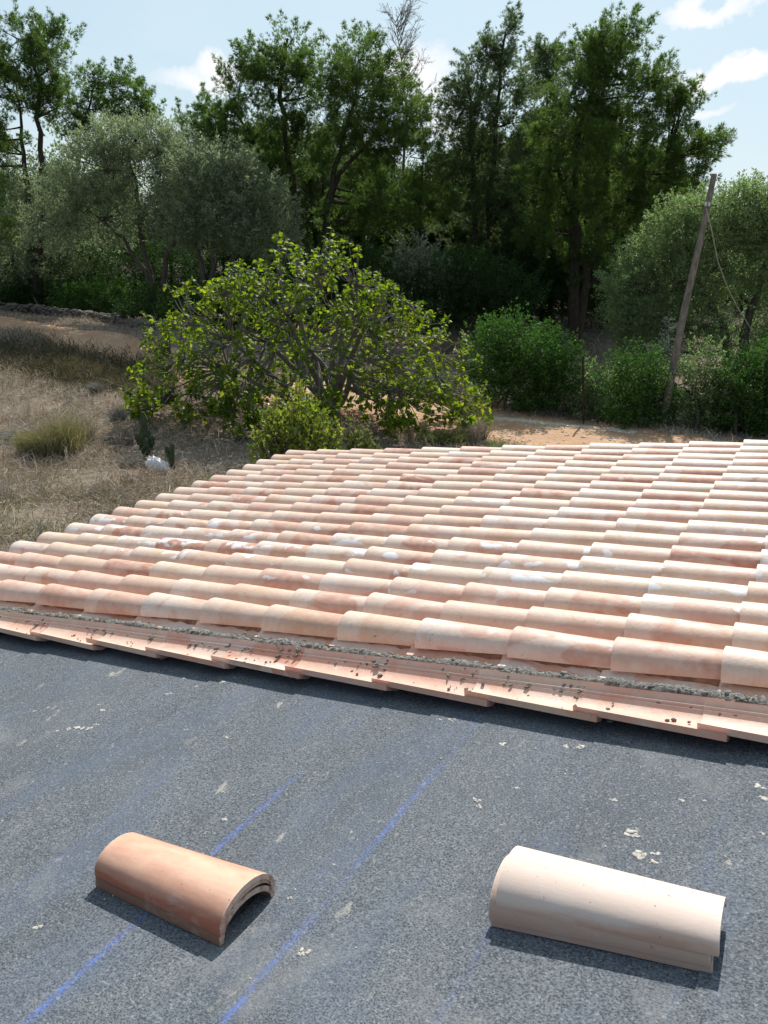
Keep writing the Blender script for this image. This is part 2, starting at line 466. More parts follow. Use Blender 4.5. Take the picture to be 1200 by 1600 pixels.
# felt laid in metre-wide sheets parallel to the eave, each lapping over the next lower one
def felt_z(x, y):
    k_ = int(np.clip(np.searchsorted(seams, y) - 1, 0, len(seams) - 2))
    y0 = seams[k_] - (.06 if k_ else 0); tt = (y - y0) / (seams[k_ + 1] - y0)
    return .0015 * math.sin(x * 2.1 + 1) * math.sin(y * 1.7) + .0016 * math.sin(x * 1.3 + y * 7.5 + k_) * math.sin(x * 3.1 - y * 2) - .0075 + .0048 * tt
ax = np.linspace(A0, A1, 170)
seams = [D0, -1.62, -.55, .555, 1.655, 2.74, 3.80, D1]
for k_ in range(len(seams) - 1):
    g = Geo()
    y0 = seams[k_] - (.06 if k_ else 0); y1 = seams[k_ + 1]
    dy = np.linspace(y0, y1, 15)
    AX, DY = np.meshgrid(ax, dy, indexing='ij')
    edge = .006 * np.sin(AX * 1.7 + k_ * 2) + .003 * np.sin(AX * 6.1 + k_) + .0015 * np.sin(AX * 17)
    tt = (DY - y0) / (y1 - y0)
    DY = DY + edge * tt ** 6
    Z = .0015 * np.sin(AX * 2.1 + 1) * np.sin(DY * 1.7) + .0016 * np.sin(AX * 1.3 + DY * 7.5 + k_) * np.sin(AX * 3.1 - DY * 2)
    Z = Z - .0075 + .0048 * tt + .0016 * np.maximum(0, np.sin(AX * 2.3 + k_ * 1.9)) * tt ** 14
    P = np.stack([AX, DY, Z], -1)
    g.grid(P)
    low = P[:, -1].copy(); low[:, 2] -= .0035
    g.grid(np.stack([P[:, -1], low], 1))
    link('felt_sheet', g.mesh('felt_sheet', M_felt, True), HOUSE)
g = Geo(); g.box((A0, D0, -.16), (A1, D1, -.014))
link('roof_slab', g.mesh('roof_slab', M_render), HOUSE)
# rear slope beyond the ridge + walls (world-vertical)
ridge0, ridge1 = to_world([A0, D0, 0]), to_world([A1, D0, 0])
back = np.array([-rd[0], -rd[1], rd[2]])
g = Geo()
W_ = np.array([ridge0, ridge1, ridge1 + back * 4.5, ridge0 + back * 4.5])
L_ = to_local(W_); n2 = to_local(W_[0] + np.array([0, 0, -.16])) - L_[0]
g.add(np.concatenate([L_, L_ + n2]), [[3, 2, 1, 0], [4, 5, 6, 7], [0, 1, 5, 4], [1, 2, 6, 5], [2, 3, 7, 6], [3, 0, 4, 7]])
link('rear_slope', g.mesh('rear_slope', M_felt), HOUSE)
e0, e1 = to_world([A0 + .1, D1 - .25, -.16]), to_world([A1 - .12, D1 - .25, -.16])
f0, f1 = W_[3] - back * .2 + [0, 0, -.17], W_[2] - back * .2 + [0, 0, -.17]
r0, r1 = to_world([A0 + .1, D0, -.17]), to_world([A1 - .12, D0, -.17])
f0 = f0 + rv * .1; f1 = f1 - rv * .12
def wall(pts, inward):
    g = Geo(); pts = np.array(pts); k = len(pts)
    P = np.concatenate([pts, pts + np.asarray(inward) * .22])
    g.add(to_local(P), [[i, (i + 1) % k, k + (i + 1) % k, k + i] for i in range(k)])
    ids = list(range(k))
    for s in (0, k):
        g.add(to_local(P[s:s + k]), t=[[0, i, i + 1] for i in range(1, k - 1)] if k != 4 else None, q=[[0, 1, 2, 3]] if k == 4 else None)
    link('wall', g.mesh('wall', M_render), HOUSE)
def gr(p): return np.array([p[0], p[1], -.4])
hd = np.array([rd[0], rd[1], 0]); hd /= np.linalg.norm(hd)
wall([gr(e0), gr(e1), e1, e0], -hd)
wall([gr(f0), gr(f1), f1, f0], hd)
wall([gr(e1), gr(f1), f1, r1, e1], -rv)
wall([gr(e0), gr(f0), f0, r0, e0], rv)

def tile_mesh(name, mat, Lh=.255, rw=.101, rn_=.076, hw=.094, hn=.070, th=.013, na=14, seed=0, pan=False):
    """half-pipe tile, wide end at +y (cover) or at -y (pan)"""
    rs = np.random.default_rng(seed)
    g = Geo()
    ys = np.linspace(-Lh, Lh, 4)
    an = np.linspace(0, np.pi, na + 1)
    bow = rs.uniform(-.0015, .0015); tw = rs.uniform(-.003, .003)
    def ring(y, ins):
        t = (y + Lh) / (2 * Lh)
        if pan: t = 1 - t
        r = rn_ + (rw - rn_) * t - ins; h = hn + (hw - hn) * t - ins
        x = -np.cos(an) * r; z = np.sin(an) ** .92 * h
        z = z + bow * math.cos(y * 6) + tw * x / r * (y / Lh)
        return np.stack([x, np.full_like(x, y), z], -1)
    outer = np.stack([ring(y, 0) for y in ys]); inner = np.stack([ring(y, th) for y in ys])
    g.grid(outer); g.grid(inner, True)
    for k, fl in ((0, True), (-1, False)):
        g.grid(np.stack([outer[k], inner[k]]), not fl)
    for k, fl in ((0, False), (-1, True)):
        g.grid(np.stack([outer[:, k], inner[:, k]]), not fl)
    me = g.mesh(name, mat, True)
    return me

def pan_mesh(name, mat, seed=0, Lh=.255, th=.012):
    """shallow channel tile with two ribs along its far flank; narrow end at +y (downslope)"""
    rs = np.random.default_rng(seed)
    g = Geo()
    prof = [(-1, .043), (-.93, .038), (-.72, .0215), (-.5, .009), (-.25, .002), (0, 0), (.25, .003), (.5, .011), (.60, .0165), (.61, .0225), (.65, .0215), (.675, .0185), (.72, .0245), (.73, .0315), (.77, .0305), (.795, .0285), (.93, .0455), (1, .052)]
    px_ = np.array([p[0] for p in prof]); pz = np.array([p[1] for p in prof])
    ys = np.linspace(-Lh, Lh, 3)
    tw = rs.uniform(-.002, .002)
    top = []; bot = []
    for y in ys:
        t = (Lh - y) / (2 * Lh)
        r = .079 + .026 * t
        x = px_ * r; z = pz * (.90 + .16 * t) + th + tw * px_ * y / Lh
        top.append(np.stack([x, np.full_like(x, y), z], -1))
        xb = px_ * (r + .003); zb = np.interp(px_, [-1, -.5, 0, .5, 1], [.030, .004, 0, .006, .040]) * (.90 + .16 * t) + tw * px_ * y / Lh
        bot.append(np.stack([xb, np.full_like(x, y), zb], -1))
    top = np.array(top); bot = np.array(bot)
    g.grid(top, True); g.grid(bot, False)
    g.grid(np.stack([top[0], bot[0]])); g.grid(np.stack([top[-1], bot[-1]]), True)
    g.grid(np.stack([top[:, 0], bot[:, 0]])); g.grid(np.stack([top[:, -1], bot[:, -1]]), True)
    return g.mesh(name, mat, False)

covers = [tile_mesh('cover_tile', M_tile, seed=s) for s in range(5)]
pans = [pan_mesh('pan_tile', M_pan, seed=s) for s in range(3)]
EI, EJ = .24694, .42
rj = np.random.default_rng(3)
for i in range(18):
    # courses wander a little from the snap line, as read off the roof
    offj = rj.uniform(-.008, .008)
    for j in range(-4, 12):
        if i > 9 and j < -3: continue
        o = link('tile', covers[rj.integers(5)], HOUSE)
        yb = j * EJ + offj + rj.uniform(-.011, .011) + (-.02 if j == 11 else 0)
        o.location = (i * EI + rj.uniform(-.007, .007), yb - .255, .056 + rj.uniform(-.002, .002))
        o.rotation_euler = (rj.uniform(-.012, .012), rj.uniform(-.055, .055), rj.uniform(-.018, .018))
# pans: the open course and the next one as separate tiles, those hidden beneath the covers joined
for i in (-1, 0):
    for j in range(-3, 12):
        o = link('pan_tile', pans[rj.integers(3)], HOUSE)
        o.location = (-.1235 + i * EI + rj.uniform(-.004, .004), .02 + j * EJ - .255 + rj.uniform(-.01, .01), .018 + rj.uniform(-.001, .002))
        o.rotation_euler = (.034, -.04 + rj.uniform(-.03, .03), rj.uniform(-.014, .014))
g = Geo()
pv = np.empty(len(pans[0].vertices) * 3, np.float32); pans[0].vertices.foreach_get('co', pv); pv = pv.reshape(-1, 3)
pq = np.array([list(p.vertices) for p in pans[0].polygons])
for i in range(1, 18):
    for j in range(-3, 12):
        g.add(pv + [-.1235 + i * EI, .02 + j * EJ - .255, .014 + .009 * ((j % 2))], pq)
link('pan_tiles', g.mesh('pan_tiles', M_pan), HOUSE, kind='stuff')

# mortar between the open pan course and the next one, lumps under the pans, crumbs
g = Geo()
ys = np.arange(-1.75, 4.6, .012); xs = np.linspace(-1, 1, 9)
rs = np.random.default_rng(11)
w1 = np.interp(ys, ys[::7], rs.uniform(.45, 1.2, len(ys[::7])))
P = np.zeros((len(ys), 9, 3))
for a, y in enumerate(ys):
    P[a, :, 0] = -.246 + xs * .038 * w1[a] + rs.uniform(-.003, .003, 9)
    P[a, :, 1] = y + rs.uniform(-.004, .004, 9)
    P[a, :, 2] = .052 + .040 * (1 - xs ** 2) ** .7 * (.35 + .65 * w1[a]) + rs.uniform(-.006, .006, 9)
g.grid(P, True)
for _ in range(2600):
    y = rs.uniform(-1.75, 4.6); r = rs.uniform(.0025, .0065) * rs.choice([1, 1, 1.2, 1.8])
    k = .6 + .4 * math.sin(y * 7) * math.sin(y * 17 + 1)
    x = rs.normal(-.248 - .008 * k, .022 * (1.0 + .5 * k))
    z = .056 + .026 * float(np.interp(y, ys, w1)) * max(0, 1 - ((x + .246) / .040) ** 2)
    if x < -.288: z = .048
    lump(g, (x, y, z + rs.uniform(0, .008)), (r, r * rs.uniform(1, 2.4), r * .9), rs, .6)
link('mortar', g.mesh('mortar', M_mortar), HOUSE, kind='stuff')
g = Geo()
for j in range(-3, 12):          # dabs the pans sit on
    for _ in range(3):
        y = j * EJ - .44 + rs.normal(0, .03); r = rs.uniform(.007, .014)
        lump(g, (-.405 + rs.uniform(-.03, .025), y, .008), (r * 1.3, r * 1.6, r * .6), rs, .35)
link('mortar_dabs', g.mesh('mortar_dabs', M_mortar), HOUSE, kind='stuff')
# tan bedding showing below the first cover course
g = Geo()
ys = np.arange(-1.75, 4.6, .03)
P = np.zeros((len(ys), 3, 3))
for a, y in enumerate(ys):
    k = rs.uniform(-.006, .006)
    P[a, 0] = (-.078 + k, y, .026); P[a, 1] = (-.082 + k, y, .050 + k * .5); P[a, 2] = (-.060, y, .070)
g.grid(P, True)
link('mortar_bedding', g.mesh('mortar_bedding', M_bedding), HOUSE, kind='stuff')
# crumbs in the open pans and on the deck
g = Geo()
for _ in range(170):
    r = rs.uniform(.0022, .0065) * (1.6 if rs.random() < .08 else 1)
    lump(g, (rs.normal(-.36, .035), rs.uniform(-1.6, 4.2), .034), (r, r * 1.3, r * .8), rs, .3)
for _ in range(40):
    r = rs.uniform(.003, .007)
    lump(g, (rs.uniform(-.2, 3.8), rs.uniform(-1.6, 4.2), .100), (r, r * 1.3, r * .9), rs, .3)
link('mortar_crumbs', g.mesh('mortar_crumbs', M_mortar), HOUSE, kind='stuff')

def fl(px, py, h=0.0):
    """point of the felt plane (house-local)"""
    r = ray(px, py); c = np.array([0, 0, CAM_Z]); o = O_felt + rn * h
    return to_local(c + r * (((o - c) @ rn) / (r @ rn)))
g = Geo()
splats = [(150, 1130, 5), (120, 1135, 7), (107, 1138, 6), (90, 1140, 4), (135, 1137, 10), (160, 1108, 5), (155, 1100, 4), (52, 1110, 4), (75, 1104, 4), (350, 1277, 5), (290, 1139, 4),
          (354, 1150, 6), (349, 1065, 6), (287, 1057, 5), (306, 1070, 5), (262, 1082, 7), (471, 1486, 6), (469, 1489, 4), (522, 1348, 3), (548, 1298, 3), (455, 1402, 4), (60, 1445, 6), (52, 1447, 4),
          (989, 1300, 9), (996, 1304, 6), (1003, 1335, 9), (1022, 1333, 7), (1018, 1345, 6), (742, 1248, 6), (749, 1258, 5), (1063, 1247, 5), (1100, 1249, 3), (958, 1247, 5), (785, 1161, 6), (809, 1229, 3), (905, 1165, 8), (885, 1163, 5), (1190, 1228, 8), (1195, 1245, 8), (1192, 1301, 4), (960, 1300, 3), (706, 1124, 6), (686, 1123, 5), (783, 1287, 2)]
for px, py, r in splats:
    c = fl(px, py); k = r * 2.3 / F_PX
    for _ in range(9):
        q_ = rs.uniform(.12, .5)
        a_, b_ = c[0] + rs.normal(0, k * .42), c[1] + rs.normal(0, k * .6)
        lump(g, (a_, b_, felt_z(a_, b_)), (k * q_ * 1.5, k * q_ * rs.uniform(1.1, 2.2), .0012), rs, .6)
for _ in range(260):
    k = rs.uniform(.0015, .0042)
    a_, b_ = rs.uniform(-2.6, -.5), rs.uniform(-1.6, 4.3)
    lump(g, (a_, b_, felt_z(a_, b_) + k * .15), (k, k * rs.uniform(1, 1.8), k * .4), rs, .5)
link('plaster_splashes', g.mesh('plaster_splashes', M_plaster), HOUSE, kind='stuff')

# loose tiles, each one a thing
def mat_loose(name, base, low, edge, streak, z0=.03, z1=.075):
    m, n, b = new_mat(name, .6, .3)
    oc = n.n('ShaderNodeTexCoord').outputs['Object']
    sx = n.n('ShaderNodeSeparateXYZ', {0: oc})
    big = n.noise(n.mapping(oc, (2.0, .5, 2.0)), 7, 4, .6, .3)
    # blend by height, roughened by noise: low colour down the flanks, base over the crest
    fl_ = n.ramp(n.math('ADD', sx.outputs[2], n.math('MULTIPLY', n.math('SUBTRACT', big, .5), .07)), [(z0, 1.0), (z1, 0.0)])
    c = n.mix(fl_, base, low)
    c = n.mix(n.ramp(n.noise(n.mapping(oc, (1, .7, 1), (3, 1, 0)), 9, 3, .5), [(.5, 0.0), (.68, .5)]), c, edge)
    c = n.mix(n.ramp(n.noise(n.mapping(oc, (10, .6, 10)), 8, 4, .6), [(.55, 0.0), (.72, .35)]), c, streak)
    c = n.mix(n.ramp(n.noise(oc, 120, 4, .7), [(.62, 0.0), (.72, .5)]), c, low)
    dust = n.noise(n.mapping(oc, (1, .6, 1), (8, 4, 1)), 14, 6, .7, .3)
    c = n.mix(n.ramp(dust, [(.58, 0.0), (.76, .28)]), c, (.72, .62, .55))
    spk = n.noise(oc, 85, 3, .6)
    c = n.mix(n.ramp(spk, [(.68, 0.0), (.72, .7)]), c, (.16, .10, .07))
    ed = n.math('ABSOLUTE', sx.outputs[1])
    chip = n.math('ADD', ed, n.math('MULTIPLY', n.noise(oc, 45, 4, .7), .02))
    c = n.mix(n.ramp(chip, [(.2625, 0.0), (.2665, .7)]), c, (.80, .62, .50))
    n.t.links.new(c, b.inputs['Base Color'])
    bump(n, b, n.math('ADD', n.noise(n.mapping(oc, (3, 1, 3)), 40, 4, .6), n.math('MULTIPLY', n.noise(n.mapping(oc, (14, .7, 14)), 9, 4, .6), .5)), .08, .004)
    return m
M_lo = mat_loose('orange_clay', (.72, .45, .32), (.38, .13, .075), (.50, .21, .13), (.56, .34, .25), .022, .070)
M_lb = mat_loose('brown_clay', (.34, .18, .12), (.24, .12, .08), (.36, .21, .15), (.40, .30, .24))
M_lp = mat_loose('pale_pink_clay', (.66, .52, .44), (.52, .32, .23), (.74, .64, .57), (.70, .50, .40), .004, .03)
M_lq = mat_loose('dusty_pink_clay', (.60, .46, .39), (.46, .31, .24), (.58, .44, .36), (.5, .36, .3))
def loose(c_wide, c_nar, z, mat, label, group, seed, tilt=0, roll=0, rw=.107, rn_=.088, hw=.072, hn=.064):
    cw, cn = np.array(c_wide), np.array(c_nar)
    mid = (cw + cn) / 2; d = cw - cn
    me = tile_mesh('roof_tile', mat, Lh=.255, rw=rw, rn_=rn_, hw=hw, hn=hn, th=.0145, na=24, seed=seed)
    o = link('roof_tile', me, None, label=label, category='roof tile', group=group)
    ang = math.atan2(-d[0], d[1])
    Ml = Matrix.Translation((mid[0], mid[1], z - .005)) @ Matrix.Rotation(ang, 4, 'Z') @ Matrix.Rotation(tilt, 4, 'X') @ Matrix.Rotation(roll, 4, 'Y')
    Mh = Matrix.Translation(tuple(O_felt)) @ Rm.to_4x4()
    o.matrix_world = Mh @ Ml
    return o
gl, gr_ = 'roof tiles nested at the lower left of the felt', 'roof tiles nested at the lower right of the felt'
lw, ln = (-1.681, .516), (-1.650, 1.035)
loose(lw, ln, .001, M_lb, 'bottom dark brown tile lying on the felt under the orange one, its open end widest', gl, 1)
loose((lw[0] + .006, lw[1] + .010), (ln[0] + .004, ln[1] - .01), .019, M_lb, 'middle brown tile pinched between the orange top tile and the one on the felt', gl, 2, roll=.02)
loose((lw[0] + .003, lw[1] - .004), (ln[0] + .002, ln[1] - .004), .034, M_lo, 'bright orange top tile of the small stack at the lower left', gl, 3)
rw_, rn2 = (-1.361, -.068), (-1.337, -.578)
loose(rw_, rn2, .001, M_lq, 'lowest dusty pink tile of the right stack, only its bottom rim showing', gr_, 4, hw=.080, hn=.056)
loose((rw_[0] - .001, rw_[1] + .002), (rn2[0] - .001, rn2[1] + .006), .018, M_lq, 'middle dusty pink tile of the right stack with its flank showing below the top one', gr_, 5, hw=.080, hn=.056)
loose((rw_[0] + .010, rw_[1] - .012), (rn2[0] + .006, rn2[1] - .016), .047, M_lp, 'pale cream pink top tile of the stack at the lower right', gr_, 6, hw=.073, hn=.050)

# ------------------------------------------------------------------ ground
def mat_ground():
    m, n, b = new_mat('dry_field_soil', .95, .1)
    oc = n.n('ShaderNodeTexCoord').outputs['Object']
    k = n.noise(oc, .5, 6, .62)
    f = n.noise(oc, 9, 7, .72)
    c = n.mix(n.ramp(k, [(.35, 0.0), (.65, 1.0)]), (.19, .15, .115), (.29, .235, .18))
    c = n.mix(n.ramp(f, [(.4, 0.0), (.7, .6)]), c, (.33, .27, .20))
    c = n.mix(n.ramp(n.noise(oc, .9, 4, .6, .5), [(.56, 0.0), (.7, .5)]), c, (.10, .11, .05))
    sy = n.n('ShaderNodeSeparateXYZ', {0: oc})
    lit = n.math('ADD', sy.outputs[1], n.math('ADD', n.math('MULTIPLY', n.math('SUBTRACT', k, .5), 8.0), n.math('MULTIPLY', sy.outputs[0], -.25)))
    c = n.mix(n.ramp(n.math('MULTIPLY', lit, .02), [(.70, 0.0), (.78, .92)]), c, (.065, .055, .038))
    n.t.links.new(c, b.inputs['Base Color'])
    bump(n, b, n.math('ADD', f, n.noise(oc, 35, 4, .7)), .8, .05)
    return m
def axis(lo, hi, step, far, nf):
    core = np.arange(lo, hi + step / 2, step)
    gq = np.geomspace(1, 1 + far, nf)[1:] - 1
    return np.concatenate([(lo - gq)[::-1], core, hi + gq])
gx = axis(-26, 26, .35, 900, 24); gy = axis(6, 56, .35, 900, 24)
GX, GY = np.meshgrid(gx, gy, indexing='ij')
GZ = gz(GX, GY)
GZ = GZ + np.where((np.abs(GX) < 26) & (GY > 6) & (GY < 56), RNG.uniform(-.02, .02, GX.shape), 0)
g = Geo(); g.grid(np.stack([GX, GY, GZ], -1))
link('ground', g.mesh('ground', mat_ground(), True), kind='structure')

def mat_road():
    m, n, b = new_mat('orange_dirt', .95, .1)
    oc = n.n('ShaderNodeTexCoord').outputs['Object']
    k = n.noise(oc, .8, 6, .65)
    f = n.noise(oc, 14, 6, .75)
    c = n.mix(n.ramp(k, [(.35, 0.0), (.65, 1.0)]), (.43, .235, .13), (.56, .37, .235))
    c = n.mix(n.ramp(f, [(.45, 0.0), (.72, .55)]), c, (.58, .45, .33))
    c = n.mix(n.ramp(n.noise(oc, 28, 5, .8), [(.6, 0.0), (.7, .6)]), c, (.62, .56, .48))
    n.t.links.new(c, b.inputs['Base Color'])
    bump(n, b, n.math('ADD', f, k), .8, .05)
    return m
M_road = mat_road()
M_gravel = mat_simple('pale_gravel', (.45, .38, .29), (.68, .60, .49), 18, 6, .95, .8, .03)

def strip(px_pts, halfw, lift, mat, name, seed=1, ragged=.35, n=120, wscale=None):
    P = np.array([G(*p)[:2] for p in px_pts])
    t = np.linspace(0, len(P) - 1, n)
    c = np.stack([np.interp(t, np.arange(len(P)), P[:, k]) for k in (0, 1)], -1)
    for _ in range(12):
        c[1:-1] = (c[:-2] + 2 * c[1:-1] + c[2:]) / 4
    tg = np.gradient(c, axis=0); tg /= np.linalg.norm(tg, axis=1)[:, None]
    nr = np.stack([-tg[:, 1], tg[:, 0]], -1)
    rs = np.random.default_rng(seed)
    wl = halfw + rs.uniform(-ragged, ragged, n); wr = halfw + rs.uniform(-ragged, ragged, n)
    if wscale is not None:
        s_ = np.interp(t, np.arange(len(P)), wscale); wl = wl * s_; wr = wr * s_
    u = np.linspace(-1, 1, 11)
    Q = np.zeros((n, 11, 3))
    for a, uu in enumerate(u):
        w = wl if uu > 0 else wr
        xy = c + nr * (uu * w)[:, None]
        Q[:, a, :2] = xy
        Q[:, a, 2] = gz(xy[:, 0], xy[:, 1]) + lift * (1 if abs(uu) < .95 else -.3)
    g = Geo(); g.grid(Q, True)
    return link(name, g.mesh(name, mat, True), kind='structure'), c
_, road_c = strip([(-120, 487), (-40, 497), (60, 513), (150, 536), (230, 560), (380, 590), (560, 628), (700, 655), (850, 680), (1000, 705), (1250, 750)],
      1.75, .035, M_road, 'dirt_road', 1, .28, 160, [.6, .6, .6, .65, .8, 1.0, 1.3, 1.5, 1.5, 1.4, 1.4])
strip([(755, 654), (840, 662), (930, 670), (995, 678)], .17, .05, M_gravel, 'gravel_strip', 2, .07, 70)

# stones on the road and its verge
g = Geo(); rs = np.random.default_rng(5)
for _ in range(700):
    i = rs.integers(60, len(road_c)); p = road_c[i] + rs.uniform(-2.3, 2.3, 2)
    r = rs.uniform(.015, .05)
    lump(g, (p[0], p[1], float(gz(*p)) + .035), (r, r * 1.3, r * .6), rs)
link('loose_stones', g.mesh('loose_stones', M_gravel), kind='stuff')

# low dry stone wall behind the track on the left
wallt = G(200, 512)
dw = thing('dry_stone_wall', 'low grey dry stone wall along the far side of the dirt track on the left', 'stone wall', wallt)
g = Geo(); wp = np.array([G(*p) for p in ((-60, 478), (60, 488), (150, 500), (250, 515), (340, 528), (480, 550))])
for _ in range(1100):
    t = rs.uniform(0, 5); i = int(t); p = wp[i] * (1 - t + i) + wp[min(i + 1, 5)] * (t - i)
    h = rs.uniform(0, .26); r = rs.uniform(.06, .14)
    q = p + np.array([rs.uniform(-.2, .2), rs.uniform(-.2, .2), 0]); q[2] = gz(q[0], q[1]) + h
    lump(g, q - wallt, (r * 1.3, r, r * .7), rs, .25)
link('stones', g.mesh('stones', mat_simple('grey_limestone', (.10, .085, .065), (.20, .175, .145), 5, 5, .95, .6, .03)), dw, kind='stuff')

# ------------------------------------------------------------------ foliage builders
def unit(v): return v / (np.linalg.norm(v, axis=-1, keepdims=True) + 1e-9)

def tri_leaves(P, D, length, width, rng, jit=.5):
    """one triangle per leaf, base at P, along D"""
    n = len(P)
    D = unit(D + rng.normal(0, jit, (n, 3)))
    S = unit(np.cross(D, rng.normal(0, 1, (n, 3))))
    Lh = length * rng.uniform(.65, 1.3, (n, 1)); Wd = width * rng.uniform(.7, 1.3, (n, 1))
    V = np.stack([P - S * Wd * .5 + D * Lh * .35, P + D * Lh, P + S * Wd * .5 + D * Lh * .35], 1)
    return V.reshape(-1, 3)

def soup(V): return np.arange(len(V), dtype=np.int32).reshape(-1, 3)

def curve(p0, p1, rng, sag=.12, n=5):
    t = np.linspace(0, 1, n)[:, None]
    d = p1 - p0; Ld = np.linalg.norm(d)
    off = rng.normal(0, sag * Ld * .5, 3); off[2] -= sag * Ld * .6 if d[2] < Ld * .7 else 0
    return p0 + d * t + off * (4 * t * (1 - t)) * .5

def build_tree(name, label, cat, base, trunk, blobs, mat, barkm, kind='pine', dens=1.0, seed=0, group=None, r0=.2, leaf=(.165, .021), twigs=True, bare=None):
    """base (world); trunk: list of world polylines; blobs: (centre world, radii) ellipsoids. Foliage = many twig plumes on and in the blobs."""
    rng = np.random.default_rng(seed)
    root = thing(name, label, cat, base, None, group)
    base = np.asarray(base, float)
    gt = Geo(); nodes = []
    for tl in trunk:
        tl = np.array(tl, float)
        t = np.linspace(0, len(tl) - 1, 4 * len(tl))
        pts = np.stack([np.interp(t, np.arange(len(tl)), tl[:, k]) for k in range(3)], -1)
        pts[1:-1] += rng.normal(0, .05, (len(pts) - 2, 3))
        rad = np.linspace(r0, r0 * .22, len(pts))
        gt.tube(pts - base, rad, 7)
        nodes += [(p, r) for p, r in zip(pts, rad)]
    npn = np.array([p for p, _ in nodes]); npr = np.array([r for _, r in nodes])
    V = []
    if kind == 'pine' and len(blobs) > 5:
        bc = np.array([b_[0] for b_ in blobs]); extra = []
        for q in range(len(blobs)):
            dd = np.linalg.norm(bc - bc[q], axis=1); nb = np.argsort(dd)[1:3]
            for w in nb:
                if w > q or q not in np.argsort(np.linalg.norm(bc - bc[w], axis=1))[1:3]:
                    extra.append(((bc[q] + bc[w]) / 2 + rng.normal(0, .35, 3) * [.4, 1.6, .4], (np.asarray(blobs[q][1]) + np.asarray(blobs[w][1])) * .36))
        blobs = list(blobs) + extra
    for c, rad in blobs:
        c = np.asarray(c, float); rad = np.asarray(rad, float)
        # a limb from the trunk into the blob
        low = npn[:, 2] < c[2] + .2 * rad[2]
        dd = np.linalg.norm(npn - c, axis=1) + np.where(low, 0, 3.0)
        k = int(np.argmin(dd))
        lim = curve(npn[k], c, rng, .15, 6)
        gt.tube(lim - base, np.linspace(min(npr[k] * .7, .09), .022, 6), 5)
        area = (rad[0] * rad[2] + rad[0] * rad[1] + rad[1] * rad[2]) * 4.19
        if kind == 'pine':
            npl = max(8, int(area * 1.28 * dens))
            u = unit(rng.normal(0, 1, (npl, 3)))
            s = rng.uniform(.45, 1.0, (npl, 1)) ** .6
            pc = c + u * rad * s
            pd = unit(u * np.array([1, 1, .6]) + np.array([0, 0, .55]) + rng.normal(0, .25, (npl, 3)))
            for q, d in zip(pc, pd):
                Lp = rng.uniform(.5, 1.05); Rp = rng.uniform(.16, .30)
                if twigs and rng.random() < .2:
                    gt.tube(np.array([lim[rng.integers(3, 6)], q - d * .3, q + d * Lp * .4]) - base, [.02, .014, .006], 3)
                m = int(rng.uniform(27, 46))
                t = rng.random((m, 1)); rr = rng.normal(0, 1, (m, 3)); rr -= (rr @ d)[:, None] * d
                pos = q + d * (t - .5) * Lp + rr * Rp * .62 * (1.05 - t)
                dirs = unit(d + rr * .5 + [0, 0, .15])
                P = np.repeat(pos, 9, 0); D = np.repeat(dirs, 9, 0)
                V.append(tri_leaves(P, D, leaf[0], leaf[1], rng, .36))
        else:
            npl = max(24, int(area * 6.5 * dens))
            u = unit(rng.normal(0, 1, (npl, 3)))
            s = rng.uniform(.25, 1.0, (npl, 1)) ** .5
            pc = c + u * rad * s
            pd = unit(u + np.array([0, 0, .5]) + rng.normal(0, .3, (npl, 3)))
            for q, d in zip(pc, pd):
                Lp = rng.uniform(.35, .8); Rp = .17
                if twigs and rng.random() < .10:
                    gt.tube(np.array([lim[rng.integers(2, 6)], q - d * .25, q + d * Lp * .3]) - base, [.018, .011, .005], 3)
                m = int(rng.uniform(28, 50))
                t = rng.random((m, 1)); rr = rng.normal(0, 1, (m, 3)); rr -= (rr @ d)[:, None] * d
                pos = q + d * (t - .5) * Lp + rr * Rp * .6 * (1.1 - t)
                V.append(tri_leaves(pos, np.broadcast_to(d, pos.shape), leaf[0], leaf[1], rng, .7))
    link('trunk', gt.mesh('trunk', barkm, True), root)
    V = np.concatenate(V) - base
    link('crown', mesh_np('crown', V, soup(V), mat), root, kind='stuff')
    return root

def B(px, py, rx, ry, Y, dz=0.0, rdp=None):
    c = at(px, py, Y + dz); k = Y / .95 / F_PX
    return (c, (rx * k, (rdp if rdp else min(rx, 60)) * k, ry * k))

def T(Y, *pts): return [at(px, py, Y) for px, py in pts]

# --- pines, left to right
def pine(label, Y, basepx, trunks, blobs, mat=M_pine, dens=1.0, seed=0, r0=.17, **kw):
    b = at(basepx[0], basepx[1], Y); b[2] = float(gz(b[0], b[1]))
    tr = []
    for t in trunks:
        t = T(Y, *t); t[0] = b.copy(); tr.append(t)
    return build_tree('pine_tree', label, 'pine tree', b, tr, [B(q[0], q[1], q[2] * 1.10, q[3] * 1.08, Y) for q in blobs], mat, M_bark, 'pine', dens, seed, kw.pop('group', 'tall pines along the edge of the wood'), r0, **kw)

pine('tall pine at the far left of the photo with bare lower trunk', 37, (60, 470), [[(60, 470), (66, 280), (62, 160), (45, 60)], [(60, 470), (40, 270), (28, 150)]],
     [(25, 60, 42, 28), (62, 48, 30, 22), (98, 68, 24, 24), (20, 110, 46, 38), (78, 104, 36, 34), (-25, 150, 40, 60), (55, 150, 36, 24), (90, 168, 26, 20), (15, 222, 30, 14), (-15, 260, 30, 40)], seed=1, dens=.95)
pine('slimmer pine standing second from the left, its crown level with the first cloud', 40, (120, 470), [[(120, 470), (118, 300), (128, 200), (150, 130)], [(120, 470), (150, 300), (200, 190)]],
     [(128, 140, 26, 26), (172, 118, 26, 16), (200, 128, 24, 18), (222, 158, 22, 24), (150, 170, 34, 26), (196, 180, 32, 22), (108, 190, 26, 24), (232, 190, 14, 16), (140, 225, 30, 18)], seed=2, dens=.85, r0=.14)
